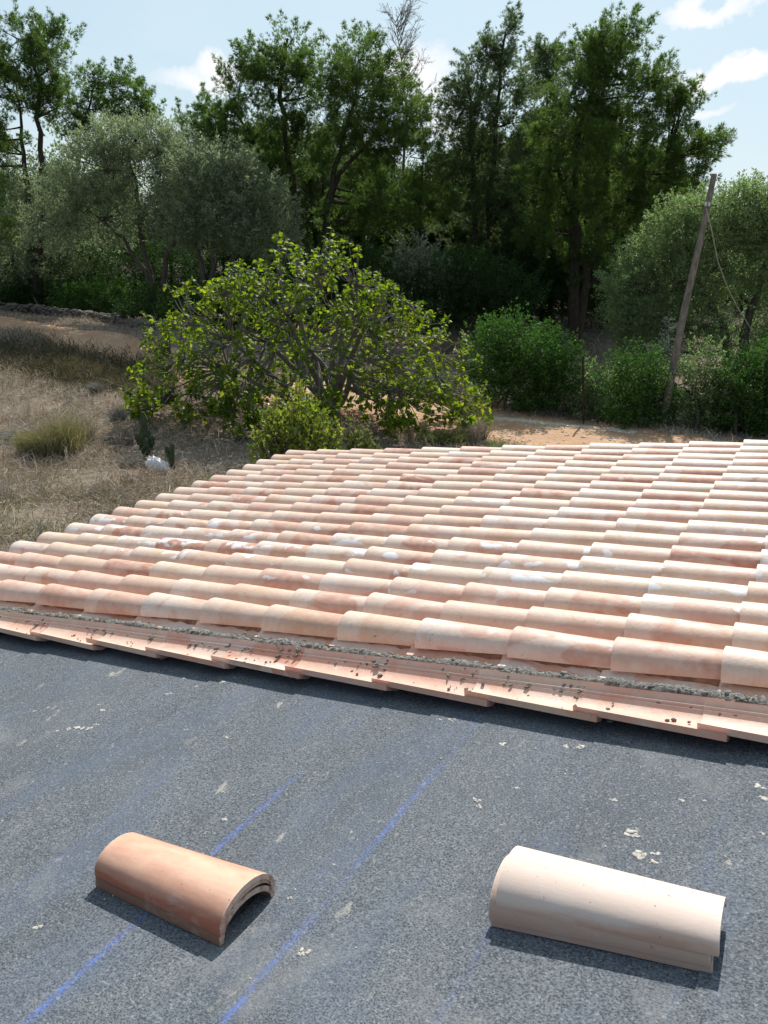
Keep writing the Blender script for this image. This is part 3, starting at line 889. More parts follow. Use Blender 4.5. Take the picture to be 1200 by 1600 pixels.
pine('dark broad pine left of centre with a low shoulder over the olives', 36, (455, 480), [[(455, 480), (462, 330), (450, 250), (440, 120), (450, 60)], [(455, 480), (440, 300), (370, 180)]],
     [(450, 72, 36, 26), (400, 92, 28, 26), (375, 128, 30, 28), (440, 128, 46, 36), (480, 150, 30, 50), (332, 172, 24, 20), (345, 205, 50, 26), (400, 210, 60, 44), (455, 235, 50, 36), (300, 190, 20, 18), (320, 236, 46, 26), (420, 268, 48, 24)], seed=3, dens=1.15, r0=.2)
pine('leaning pine in the centre whose trunk tilts right behind the fig', 35, (500, 480), [[(500, 480), (512, 310), (535, 220), (565, 110)], [(500, 480), (520, 280), (600, 200)]],
     [(560, 92, 42, 34), (520, 105, 26, 30), (598, 122, 34, 34), (560, 150, 56, 36), (620, 165, 30, 40), (520, 190, 36, 34), (585, 208, 56, 32), (630, 228, 28, 36), (540, 240, 40, 24), (555, 300, 40, 34), (600, 318, 44, 30), (540, 350, 46, 30)], seed=4, dens=1.05)
pine('thin airy grey green pine with two pointed tops right of the gap', 38, (760, 480), [[(760, 480), (765, 330), (775, 200), (790, 50)], [(760, 480), (740, 300), (735, 160)]],
     [(792, 45, 16, 26), (785, 82, 30, 28), (745, 90, 22, 26), (730, 128, 28, 30), (790, 132, 46, 32), (745, 175, 46, 34), (700, 165, 20, 26), (800, 190, 50, 40), (715, 225, 38, 36), (770, 250, 60, 40), (720, 290, 40, 40), (800, 310, 60, 50), (740, 350, 60, 46)], M_pineB, seed=5, dens=.82)
pine('small pointed pine whose top shows between the two big right-hand pines', 42, (860, 480), [[(860, 480), (858, 300), (855, 180), (852, 70)]],
     [(852, 72, 22, 16), (870, 92, 20, 22), (840, 110, 24, 28), (865, 140, 34, 34), (850, 190, 40, 40), (840, 260, 40, 50)], M_pineB, seed=6, dens=.8, r0=.12)
pine('largest pine of the wood, right of centre, its long branches reaching over the olive', 34, (905, 490), [[(905, 490), (902, 380), (900, 300), (905, 200), (950, 90)], [(905, 490), (925, 370), (990, 300), (1040, 250)], [(905, 490), (895, 330), (860, 230)]],
     [(985, 52, 30, 20), (940, 62, 34, 20), (915, 80, 30, 30), (975, 90, 46, 30), (1030, 118, 26, 22), (940, 125, 60, 40), (1000, 150, 60, 34), (1058, 140, 36, 14), (1075, 165, 30, 20), (890, 150, 40, 50), (900, 200, 60, 40), (975, 205, 64, 40), (1050, 200, 44, 26), (1088, 225, 36, 14), (1112, 232, 20, 12), (1055, 252, 50, 16), (990, 262, 60, 30), (910, 265, 60, 36), (835, 240, 30, 40), (860, 360, 44, 40), (940, 430, 44, 30), (1075, 285, 36, 16), (860, 300, 50, 34), (960, 315, 60, 30), (1030, 292, 44, 20), (900, 350, 70, 36), (960, 390, 50, 40), (1010, 320, 30, 18)], seed=7, dens=.95, r0=.2)
pine('young light green pine low in the gap between the centre pines', 37, (655, 470), [[(655, 470), (655, 350), (662, 230)]],
     [(665, 200, 26, 26), (640, 245, 34, 26), (675, 262, 28, 22), (640, 300, 26, 20), (672, 320, 34, 26), (650, 165, 14, 20), (620, 350, 40, 26)], M_pineL, seed=8, dens=.9, r0=.1)
pine('pale leafed pine at the left edge below the tallest one', 33, (-20, 500), [[(-20, 500), (-15, 400), (-8, 320)]],
     [(-8, 320, 26, 34), (-30, 360, 40, 40), (-40, 290, 40, 30)], M_pineL, seed=9, dens=.8, r0=.1)

# half-bare tree in the gap: grey twigs reaching up
b = at(625, 470, 39); b[2] = float(gz(b[0], b[1]))
bt = thing('bare_tree', 'nearly leafless grey tree rising in the gap between the centre pines', 'bare tree', b)
g = Geo(); rs = np.random.default_rng(31)
spine = np.array([b] + T(39, (628, 300), (635, 180), (628, 100), (618, 34)))
g.tube(spine - b, [.10, .08, .05, .03, .010], 6)
Vt = []
for k in range(46):
    t = rs.uniform(1.3, 4); i = int(min(t, 3.99)); p = spine[i] * (1 - t + i) + spine[min(i + 1, 4)] * (t - i)
    side = rs.choice([-1, 1, 1]); ln_ = rs.uniform(.6, 2.0) * (1.15 - (t - 1.3) / 5)
    d = unit(np.array([side * rs.uniform(.25, .8), rs.uniform(-.5, .5), rs.uniform(.7, 1.2)]))
    q = curve(p, p + d * ln_, rs, .1, 5)
    g.tube(q - b, np.linspace(.022, .006, 5), 3)
    for _ in range(9):
        s = q[rs.integers(1, 5)]; dd = unit(d + rs.normal(0, .55, 3)); e = s + dd * rs.uniform(.25, .7)
        g.tube(np.array([s, e]) - b, [.009, .004], 3)
        m = 10; pos = s + (e - s) * rs.random((m, 1))
        Vt.append(tri_leaves(pos, np.broadcast_to(dd, (m, 3)), .09, .018, rs, .6))
link('trunk', g.mesh('trunk', M_twig), bt)
Vt = np.concatenate(Vt) - b
link('twigs', mesh_np('twigs', Vt, soup(Vt), M_twig), bt, kind='stuff')

# --- background pines: copies of three crowns further back
def copy_tree(o, loc, rz, sc, label, group):
    c = o.copy(); COL.objects.link(c)
    c.location = tuple(float(v) for v in loc); c.rotation_euler = (0, 0, rz); c.scale = (sc, sc, sc)
    c['label'] = label; c['group'] = group
    for ch in [k for k in bpy.data.objects if k.parent == o]:
        k = ch.copy(); COL.objects.link(k); k.parent = c
    return c
bpy.context.view_layer.update()
srcs = [o for o in COL.objects if o.name.startswith('pine_tree') and o.parent is None]
rs = np.random.default_rng(77)
for k, (px, Y, s) in enumerate([(-60, 46, .8), (30, 50, .66), (110, 48, .58), (190, 47, .62), (270, 47, .62), (330, 49, .75), (420, 46, .8), (500, 48, .8), (560, 45, .8), (620, 49, .72), (680, 46, .68), (740, 48, .85), (800, 45, .9), (860, 47, .95), (930, 46, .9), (985, 50, .82), (1040, 52, .62), (1100, 56, .55), (1160, 54, .5), (1230, 52, .62), (1300, 50, .7), (700, 43, .62), (845, 41, .6), (960, 42, .62), (480, 43, .5), (300, 42, .5), (650, 44, .42), (720, 45, .45), (770, 44, .4), (820, 45, .48), (880, 46, .45), (930, 44, .4), (980, 47, .45), (1050, 46, .42), (1120, 47, .4), (1180, 46, .38), (20, 46, .4), (90, 45, .36), (160, 44, .38), (230, 45, .4), (290, 44, .36), (560, 43, .42), (400, 43, .42), (860, 52, .6), (760, 53, .6), (425, 42, .74), (505, 41, .70), (575, 42, .66), (635, 43, .5), (765, 43, .74), (830, 42, .86), (895, 41, .88), (950, 40, .84), (1000, 42, .66), (350, 43, .52), (715, 42, .55), (60, 43, .5), (140, 44, .45), (215, 45, .45)]):
    src = srcs[[2, 3, 4, 6][k % 4]]
    p = at(px, 480, Y); p[2] = float(gz(p[0], p[1]))
    copy_tree(src, p, rs.uniform(0, 6.28), s * .92, 'dark pine standing in the shade of the wood behind the front row', 'pines deep in the wood')

# --- far wood closing the horizon, one mass of crowns
rs = np.random.default_rng(78)
n_ = 60000
ang = rs.uniform(-.75, .75, n_); dist = rs.uniform(62, 100, n_)
X_ = np.sin(ang) * dist; Y_ = np.cos(ang) * dist
hc_ = 7.5 + 1.3 * np.sin(ang * 31) + 1.0 * np.sin(ang * 67 + dist * .3) + 1.0 * np.sin(dist * .9 + ang * 20)
Z_ = gz(X_, Y_) + hc_ * rs.random(n_) ** .6
P_ = np.column_stack([X_, Y_, Z_])
V_ = tri_leaves(P_, unit(rs.normal(0, 1, (n_, 3)) + [0, 0, .6]), .42, .20, rs, .5)
link('far_wood', mesh_np('far_wood', V_, soup(V_), M_pineB), kind='stuff')

# --- olives
def olive(label, Y, basepx, trunks, blobs, mat=M_olive, gf=1.14, dens=1.0, seed=0, r0=.13, leaf=(.125, .048), name='olive_tree', cat='olive tree', group='wild olives at the edge of the wood'):
    b = at(basepx[0], basepx[1], Y); b[2] = float(gz(b[0], b[1]))
    tr = []
    for t in trunks:
        t = T(Y, *t); t[0] = b.copy(); tr.append(t)
    return build_tree(name, label, cat, b, tr, [B(q[0], q[1], q[2] * gf, q[3] * gf, Y) for q in blobs], mat, M_barkO, 'olive', dens, seed, group, r0, leaf)

olive('big rounded grey green olive left of centre with forked dark stems', 33.0, (252, 500), [[(252, 500), (235, 440), (190, 370), (140, 330)], [(252, 500), (225, 400), (215, 300), (200, 240)], [(252, 500), (262, 400), (300, 320), (330, 280)]],
      [(175, 225, 42, 34), (215, 215, 40, 30), (150, 265, 50, 38), (205, 275, 60, 44), (262, 220, 34, 24), (105, 300, 46, 36), (165, 335, 60, 40), (290, 250, 34, 26), (80, 350, 44, 36)], seed=21, dens=1.3)
olive('wide grey olive directly behind the top of the fig tree', 31.8, (335, 500), [[(335, 500), (330, 420), (345, 330), (350, 280)], [(335, 500), (360, 420), (400, 350)], [(335, 500), (310, 400), (290, 330)]],
      [(350, 260, 46, 30), (310, 280, 50, 40), (380, 300, 50, 36), (425, 320, 34, 30), (330, 340, 60, 40), (400, 365, 56, 34), (445, 360, 20, 24), (280, 350, 40, 40)], seed=22, dens=1.5)
olive('hazy pale olive against the left edge of the photo', 37.5, (40, 490), [[(40, 490), (45, 400), (60, 330), (70, 280)], [(40, 490), (20, 400), (0, 330)]],
      [(60, 285, 44, 26), (10, 300, 36, 30), (20, 350, 44, 36), (85, 400, 44, 34), (20, 410, 50, 38), (130, 400, 34, 30), (-30, 380, 44, 50)], seed=23, dens=1.2)
olive('low round silvery bush under the centre pines, right of the fig top', 33, (650, 430), [[(650, 430), (650, 400)]],
      [(650, 400, 34, 26), (625, 420, 26, 24), (680, 425, 26, 22)], seed=24, dens=1.0, r0=.06)
olive('large glossy olive on the right, behind the leaning pole', 27, (1150, 590), [[(1150, 590), (1160, 520), (1190, 440), (1200, 380)], [(1150, 590), (1130, 500), (1080, 420)], [(1150, 590), (1200, 520), (1240, 440)]],
      [(1120, 345, 50, 34), (1070, 370, 44, 30), (1165, 335, 44, 30), (1020, 400, 36, 30), (1200, 345, 50, 40), (1000, 450, 40, 34), (1060, 430, 54, 44), (1130, 410, 60, 44), (1200, 420, 56, 44), (978, 495, 30, 24), (1030, 500, 50, 36), (1090, 490, 40, 36), (1240, 480, 50, 50), (1180, 300, 30, 16), (1100, 330, 40, 20), (1050, 340, 24, 18), (1230, 330, 50, 36), (980, 440, 30, 30), (1010, 540, 40, 24), (1150, 540, 50, 20), (1240, 540, 40, 30)], M_olive2, seed=25, gf=1.3, dens=1.35, r0=.2, leaf=(.11, .044))

# --- shrubs
def shrub(label, pt, blobs, mat=M_lent, dens=1.2, seed=0, leaf=(.095, .052), group='mastic shrubs along the far side of the road', name='shrub', cat='shrub', Y=None):
    b = G(*pt); Y = b[1] + .6 if Y is None else Y
    return build_tree(name, label, cat, b, [[b, at(blobs[0][0], blobs[0][1], Y)]], [B(q[0], q[1], q[2] * 1.12, q[3] * 1.1, Y) for q in blobs], mat, M_barkO, 'olive', dens * 1.35, seed, group, .05, leaf, True)
shrub('large domed green shrub just right of the fig tree', (790, 645), [(805, 530, 46, 34), (765, 560, 40, 50), (840, 560, 50, 44), (880, 580, 36, 38), (800, 600, 60, 44), (860, 610, 50, 34)], seed=41, dens=1.35)
shrub('loose grey green bush beside the iron post', (935, 660), [(930, 600, 26, 36), (905, 625, 28, 36), (945, 640, 28, 28)], M_olive2, seed=42, dens=1.1)
shrub('bright green shrub left of the foot of the leaning pole', (1000, 670), [(1000, 575, 40, 26), (975, 610, 36, 34), (1015, 620, 44, 40), (990, 650, 50, 24)], seed=43, dens=1.3)
shrub('pale sprig-topped shrub just right of the foot of the pole', (1085, 675), [(1092, 568, 24, 30), (1075, 610, 36, 36), (1110, 615, 30, 34), (1085, 650, 44, 26)], M_olive2, seed=44, dens=1.2)
shrub('dense bright green shrub near the right edge of the photo', (1150, 680), [(1142, 578, 30, 24), (1160, 610, 40, 36), (1125, 640, 36, 34), (1165, 655, 46, 26)], seed=45, dens=1.35)
shrub('green shrub cut off by the right edge above the tiles', (1225, 685), [(1205, 570, 36, 28), (1225, 610, 50, 40), (1200, 655, 44, 28), (1260, 640, 50, 44)], seed=46, dens=1.3)
gU = 'dark undergrowth at the foot of the olives'
shrub('lowest dark bush at the left edge behind the stone wall', (20, 480), [(10, 455, 50, 26), (60, 462, 34, 24), (-40, 450, 50, 40)], M_lentD, seed=47, group=gU)
shrub('dark green bush behind the wall below the big olive', (150, 492), [(155, 462, 34, 24), (115, 470, 30, 22), (200, 470, 34, 26)], M_lent, seed=48, group=gU)
shrub('dark bush around the forked olive stems', (250, 508), [(240, 480, 36, 26), (285, 490, 36, 24), (205, 490, 24, 22)], M_lentD, seed=49, group=gU)
shrub('dark bush filling the shade left of the fig crown', (350, 520), [(330, 490, 44, 34), (390, 500, 50, 40), (440, 480, 50, 50)], M_lentD, seed=50, group=gU)
shrub('dark thicket hidden in shade behind the top of the fig', (560, 500), [(500, 440, 60, 44), (570, 430, 50, 40), (620, 460, 50, 40), (540, 480, 60, 40)], M_lentD, seed=51, group=gU, Y=33)
shrub('dark thicket between the fig and the shaded clearing', (720, 500), [(700, 440, 50, 40), (750, 450, 46, 50), (800, 455, 44, 36), (680, 480, 50, 30)], M_lentD, seed=52, group=gU, Y=33)
for px_, Y_, lb_ in ((70, 40, 'dark bush in the shade behind the pale olive at the left edge'), (170, 37, 'dark bush in the shade between the two left olives'), (300, 38, 'dark bush in the shade behind the big left olive'), (410, 37, 'dark bush in the shade left of the fig top'), (1010, 47, 'dark bush at the back of the clearing, near the pole'), (940, 50, 'dark bush at the far end of the shaded clearing'), (1100, 44, 'dark bush hidden behind the large right olive'), (1190, 42, 'dark bush behind the stems of the right olive'), (880, 36.5, 'dark bush around the double trunk of the largest pine'), (780, 37, 'dark bush left of the trunk of the largest pine')):
    h_ = 470 if px_ < 900 else 462
    shrub(lb_, (px_, 492 if px_ < 500 else 500), [(px_ - 40, h_ - 40, 50, 44), (px_ + 30, h_ - 50, 56, 54), (px_, h_ - 8, 66, 36), (px_ + 60, h_ - 10, 40, 30)], M_lentD, seed=int(px_), group=gU, Y=Y_, dens=.7)
shrub('black shaded bush at the back of the clearing', (860, 478), [(840, 430, 50, 50), (900, 440, 50, 40), (950, 420, 40, 50)], M_lentD, seed=53, group=gU, Y=38)

# --- the fig tree
FY = 20.3
fb = at(520, 690, FY); fb[2] = float(gz(fb[0], fb[1]))
rs = np.random.default_rng(61)
fig = thing('fig_tree', 'wide spreading fig tree with sparse bright leaves on grey branches beyond the tiled roof', 'fig tree', fb)
fc = at(482, 600, FY)                       # centre of the dome
frx, fry, frz = 254 / F_PX * FY / .95, 2.5, 203 / F_PX * FY / .95
g = Geo(); tips = []
mains = []
start = fb + np.array([0, 0, .35])
g.tube(np.array([fb - [0, 0, .2], fb + [0.02, 0, .2], start]) - fb, [.22, .19, .17], 9)
for k in range(13):
    a = 2 * np.pi * k / 13 + rs.uniform(-.15, .15); el = rs.uniform(.12, 1.2)
    e = fc + np.array([math.cos(a) * math.cos(el) * frx, math.sin(a) * math.cos(el) * fry, math.sin(el) * frz - .15]) * rs.uniform(.45, .6)
    q = curve(start, e, rs, .16, 8); g.tube(q - fb, np.linspace(.095, .045, 8), 7)
    mains.append(q)
mn = np.concatenate([m[3:] for m in mains])
sec = []
for k in range(150):
    u = unit(rs.normal(0, 1, 3)); u[2] = abs(u[2]) * 1.0 - .18
    e = fc + unit(u) * np.array([frx, fry, frz]) * rs.uniform(.62, .84)
    if e[2] < .5: e[2] = .5 + rs.uniform(0, .4)
    i = int(np.argmin(np.linalg.norm(mn - e, axis=1)))
    q = curve(mn[i], e, rs, .2, 6); g.tube(q - fb, np.linspace(.034, .016, 6), 5)
    sec.append(q)
sn = np.concatenate([m[2:] for m in sec])
nt = 1500
for k in range(nt):
    u = unit(rs.normal(0, 1, 3)); u[2] = abs(u[2]) * 1.05 - .22; u = unit(u)
    rad = rs.uniform(.80, 1.0) if rs.random() < .78 else rs.uniform(.5, .8)
    u = u * np.array([1 - .20 * max(0, u[2]) ** 1.0 * abs(u[0]), 1, 1])
    lump_ = 1 + .05 * math.sin(u[0] * 17 + u[2] * 11) + .07 * math.sin(u[0] * 7 + 1) + .06 * math.sin(u[1] * 9 + u[2] * 6)
    e = fc + u * np.array([frx, fry, frz]) * rad * lump_
    if e[2] < .25: e[2] = rs.uniform(.25, .7)
    i = int(np.argmin(np.linalg.norm(sn - e, axis=1)))
    d = e - sn[i]
    mid = sn[i] + d * .55 + np.array([0, 0, -.12 * np.linalg.norm(d)])
    g.tube(np.array([sn[i], mid, e, e + [0, 0, .06]]) - fb, [.0125, .010, .008, .004], 4)
    tips.append((e, unit(unit(e - mid) + [0, 0, .45])))
# branches hanging low on the left and the right side
for px, py, n_ in ((385, 640, 34), (620, 655, 30), (350, 600, 16), (660, 600, 10)):
    for _ in range(n_):
        e = at(px + rs.normal(0, 22), py + rs.normal(0, 26), FY - rs.uniform(.4, 2.1)); e[2] = max(e[2], .2)
        i = int(np.argmin(np.linalg.norm(sn - e, axis=1)))
        mid = (sn[i] + e) / 2 + [0, 0, .15]
        g.tube(np.array([sn[i], mid, e]) - fb, [.014, .010, .006], 4)
        tips.append((e, unit(unit(e - mid) + [0, 0, -.2])))
link('branches', g.mesh('branches', M_barkF, True), fig)

# leaf outline: lobed, folded along the midrib
half = np.array([[.0, .0], [.20, .10], [.36, .26], [.27, .42], [.42, .60], [.22, .68], [.16, .86], [0, 1.0]])
def fig_leaf_template(fold, droop):
    v = []; f = []
    mid = [[0, t, -droop * t * t] for t in (0, .35, .7, 1.0)]
    v += mid
    for s in (1, -1):
        b0 = len(v)
        v += [[s * h[0], h[1], fold * h[0] - droop * h[1] ** 2] for h in half[1:7]]
        o = b0
        tri = [[0, o, 1], [o, o + 1, 1], [o + 1, o + 2, 1], [1, o + 2, 2], [o + 2, o + 3, 2], [o + 3, o + 4, 2], [2, o + 4, o + 5], [2, o + 5, 3]]
        f += tri if s > 0 else [t[::-1] for t in tri]
    return np.array(v, float), np.array(f)
temps = [fig_leaf_template(fo, dr) for fo, dr in ((.35, .25), (.6, .35), (.15, .5), (.45, .1))]
leaves = []
for e, d in tips:
    m = rs.integers(5, 10)
    low = e[2] < 1.1
    if rs.random() < .08: m = 2
    if low: m += 2
    for _ in range(m):
        out = unit(np.cross(d, rs.normal(0, 1, 3)))
        yd = unit(out * rs.uniform(.6, 1.1) + d * rs.uniform(.0, .7) + np.array([0, 0, rs.uniform(-.5, .35)]))
        p = e - d * rs.uniform(-.04, .16) + yd * .03
        nrm = unit(np.array([0, 0, 1.0]) + rs.normal(0, .55, 3))
        xd = unit(np.cross(yd, nrm)); zd = np.cross(xd, yd)
        s = rs.uniform(.07, .15) * (1.15 if low else 1)
        leaves.append((p, np.stack([xd, yd, zd], 1), s))
camp = np.array([0, 0, CAM_Z])
leaves.sort(key=lambda L: np.linalg.norm(L[0] - camp) / L[2])
leafme = [mesh_np('leaf', v * np.array([1.05, 1, 1]), f, M_fig) for v, f in temps]
for k, (p, Rr, s) in enumerate(leaves[:300]):
    o = link('leaf', leafme[k % 4], fig)
    M4 = Matrix([[Rr[a][0] * s, Rr[a][1] * s, Rr[a][2] * s, float((p - fb)[a])] for a in range(3)] + [[0, 0, 0, 1]])
    o.matrix_local = M4
g = Geo()
for k, (p, Rr, s) in enumerate(leaves[300:]):
    v, f = temps[k % 4]
    g.add((v * np.array([1.05, 1, 1]) * s) @ Rr.T + p - fb, t=f)
link('foliage', g.mesh('foliage', M_fig), fig, kind='stuff')

# --- citrus shrub in front of the fig, touching the tiled edge in view
def small_leaf_shrub(name, label, cat, c, base, radii, n_tip, leafs, mat, seed, sprigs=True):
    rs = np.random.default_rng(seed)
    root = thing(name, label, cat, base)
    g = Geo(); gl_ = Geo()
    for k in range(n_tip):
        u = unit(rs.normal(0, 1, 3)); u[2] = abs(u[2]) * 1.1 - .25
        e = c + u * radii * rs.uniform(.55, 1.0)
        if rs.random() < .12: e = e + [0, 0, rs.uniform(.1, .45)]
        e[2] = max(e[2], base[2] + .08)
        mid = (base + e) / 2 + rs.normal(0, .05, 3)
        g.tube(np.array([base + rs.normal(0, .03, 3), mid, e]) - base, [.012, .008, .003], 4)
        d = unit(e - mid + [0, 0, .15])
        for _ in range(leafs):
            out = unit(np.cross(d, rs.normal(0, 1, 3)))
            yd = unit(out + d * rs.uniform(.4, 1.2)); xd = unit(np.cross(yd, rs.normal(0, 1, 3))); zd = np.cross(xd, yd)
            p = e - d * rs.uniform(-.02, .3)
            s = rs.uniform(.06, .10); w = s * .24
            v = np.array([p, p + yd * s * .45 + xd * w + zd * w * .4, p + yd * s, p + yd * s * .45 - xd * w + zd * w * .4])
            gl_.add(v - base, t=[[0, 1, 2], [0, 2, 3]])
    link('stems', g.mesh('stems', M_barkO), root)
    link('foliage', gl_.mesh('foliage', mat), root, kind='stuff')
    return root
cc = at(464, 690, 12.3)
small_leaf_shrub('citrus_shrub', 'small glossy yellow green citrus shrub between the fig tree and the tile edge', 'shrub', cc, np.array([cc[0], cc[1], float(gz(cc[0], cc[1]))]), np.array([.80, .6, .86]), 270, 12, M_citrus, 71)
c2 = at(563, 700, 12.6)
small_leaf_shrub('small_shrub', 'little green sapling right of the citrus shrub, just above the tiles', 'shrub', c2, np.array([c2[0], c2[1], 0.0]), np.array([.36, .3, .45]), 60, 10, M_green, 72)

# ------------------------------------------------------------------ grasses
def blades(n, fx, length, width, mat, name, seed, lean=.5, flat=.0, segs=2):
    rs = np.random.default_rng(seed)
    P = fx(rs, n)
    n = len(P)
    P = np.column_stack([P, gz(P[:, 0], P[:, 1])])
    L_ = length[0] + (length[1] - length[0]) * rs.random((n, 1)) ** 2
    d = np.column_stack([rs.normal(0, lean, n), rs.normal(0, lean, n), np.ones(n)])
    fl = rs.random(n) < flat
    d[fl, 2] = rs.uniform(.02, .35, fl.sum()); d = unit(d)
    P[fl, 2] += rs.uniform(0, .08, fl.sum())
    s = unit(np.cross(d, rs.normal(0, 1, (n, 3)))) * width * rs.uniform(.6, 1.3, (n, 1))
    bend = np.column_stack([rs.normal(0, .25, n), rs.normal(0, .25, n), -.15 * np.ones(n)]) * L_
    m_ = P + d * L_ * .55; t_ = P + d * L_ + bend
    V = np.stack([P - s, P + s, m_ + s * .7, m_ - s * .7, t_], 1).reshape(-1, 3)
    k = np.arange(n)[:, None] * 5
    q = k + np.array([[0, 1, 2, 3]]); t = k + np.array([[3, 2, 4]])
    return V, q, t

def field_pts(rs, n):
    # denser near the house
    y = 9 + 23 * rs.random(n) ** 1.25
    x = rs.uniform(-1.0, .12, n) * (y * .62 + 1.5) + 1.5
    clump = np.sin(x * 1.7 + 2 * np.sin(y * 1.1)) * np.sin(y * 1.3 + x * .4) + rs.normal(0, .5, n)
    keep = clump > -.35
    # keep off the track
    P = np.column_stack([x, y])[keep]
    d = np.min(np.linalg.norm(P[:, None, :] - road_c[None, ::6, :], axis=2), axis=1)
    return P[d > 1.6]
V, q, t = blades(150000, field_pts, (.07, .52), .007, M_straw, 'dry_grass', 1, .55, .5)
link('dry_grass', mesh_np('dry_grass', V, [q, t], M_straw), kind='stuff')
def verge_pts(rs, n):
    i = rs.integers(0, len(road_c), n)
    P = road_c[i] + rs.normal(0, 1, (n, 2)) * .35
    tg = np.gradient(road_c, axis=0)[i]; tg = unit(tg); nr = np.stack([-tg[:, 1], tg[:, 0]], -1)
    wd = 1.0 + 1.1 * np.clip((road_c[i, 0] + 8) / 10, 0, 1)
    return P + nr * (rs.choice([-1, 1], n) * (wd + rs.exponential(.6, n)))[:, None]
V, q, t = blades(16000, verge_pts, (.08, .38), .007, M_straw, 'verge_grass', 2, .5, .3)
link('verge_grass', mesh_np('verge_grass', V, [q, t], M_straw), kind='stuff')
def far_pts(rs, n):
    return np.column_stack([rs.uniform(4, 16, n), rs.uniform(24.5, 44, n)])
V, q, t = blades(16000, far_pts, (.1, .5), .014, M_straw, 'clearing_grass', 3, .5, .2)
link('clearing_grass', mesh_np('clearing_grass', V, [q, t], M_straw), kind='stuff')
def green_pts(rs, n):
    P = np.column_stack([rs.normal(-5.5, 3.0, n), rs.normal(12.5, 1.6, n)])
    k = np.sin(P[:, 0] * 2.1) * np.sin(P[:, 1] * 2.7 + 1) + rs.normal(0, .4, n)
    return P[k > .1]
V, q, t = blades(16000, green_pts, (.04, .20), .006, M_green, 'green_turf', 4, .5, .3)
link('green_turf', mesh_np('green_turf', V, [q, t], M_green), kind='stuff')

def bank_pts(rs, n):
    c = np.array([G(px_, py_)[:2] for px_, py_ in ((-30, 550), (60, 560), (130, 575), (190, 590), (235, 600))])
    t = rs.uniform(0, 4, n); i = np.minimum(t.astype(int), 3); f = (t - i)[:, None]
    return c[i] * (1 - f) + c[i + 1] * f + rs.normal(0, 1, (n, 2)) * [.7, .75]
V, q, t = blades(16000, bank_pts, (.1, .5), .010, M_bank, 'bank_weeds', 6, .5, .15)
link('bank_weeds', mesh_np('bank_weeds', V, [q, t], M_bank), kind='stuff')

def tuft(name, label, cat, p, n, rad, length, width, mat, seed, lean=.35, group=None):
    rs = np.random.default_rng(seed)
    a = rs.uniform(0, 6.28, n); r = rad * np.sqrt(rs.random(n))
    V, q, t = blades(n, lambda r_, n_: np.column_stack([p[0] + np.cos(a) * r, p[1] + np.sin(a) * r]), length, width, mat, name, seed, lean)
    me = mesh_np(name, V - np.asarray(p), [q, t], mat)
    return link(name, me, None, p, label=label, category=cat, group=group)
tuft('grass_clump', 'large rounded green grass clump in the dry field on the left', 'grass clump', G(82, 704), 3600, .66, (.3, 1.2), .004, M_gclump, 81, .32)
tuft('grass_clump', 'tall straw coloured grass standing beside the right edge of the green clump', 'grass clump', G(128, 690), 700, .3, (.3, .95), .006, M_straw, 82, .35)
tuft('grass_clump', 'feathery blond grass tuft at the roadside right of the fig', 'grass clump', G(733, 692), 900, .38, (.3, .8), .008, M_straw, 83, .3)
tuft('grass_clump', 'olive green grass tuft left of the roadside rock', 'grass clump', G(690, 695), 1200, .5, (.25, .6), .009, M_green, 84, .4)
tuft('weeds', 'small bright green weed patch where the road meets the far tile row', 'weeds', G(768, 697), 500, .28, (.08, .22), .012, M_weed, 85, .6)
tuft('weeds', 'single bright green weed by the stepped tile edge', 'weeds', G(328, 752), 70, .07, (.08, .18), .014, M_weed, 86, .6)
gS = 'grey dry thistle bushes in the field'
for px, py, r, h, lb in ((186, 655, .2, .55, 'dry grey bush in the field left of the cactus, the middle one of three'), (215, 632, .2, .5, 'dark dry bush under the left tip of the fig branches'), (150, 612, .16, .45, 'small dry bush at the edge of the tree shadow'), (205, 728, .2, .35, 'dead brown weed lying left of the white bag')):
    tuft('dry_bush', lb, 'dry bush', G(px, py), 420, r, (h * .5, h), .006, M_twig, 90 + px, .5, gS)
for k, (px, py, lb) in enumerate(((45, 640, 'thin dry weed stalks rising above and left of the round grass clump'), (22, 680, 'thin dry weed stalks beside the bleached branches at the left edge'), (110, 620, 'thin dry weed stalks in the field just above the round grass clump'),
                                  (12, 770, 'thin dry weed stalks at the left edge just above the tiled roof'), (60, 760, 'thin dry weed stalks between the round grass clump and the tiled roof'), (65, 835, 'thin dry weed stalks closest to the lower left eave of the roof'), (260, 720, 'thin dry weed stalks sticking up beside the white bag'))):
    tuft('dry_stalks', lb, 'weeds', G(px, py + 10), 26, .12, (.4, .8), .004, M_twig, 300 + k, .25, 'dry weed stalks in the field')

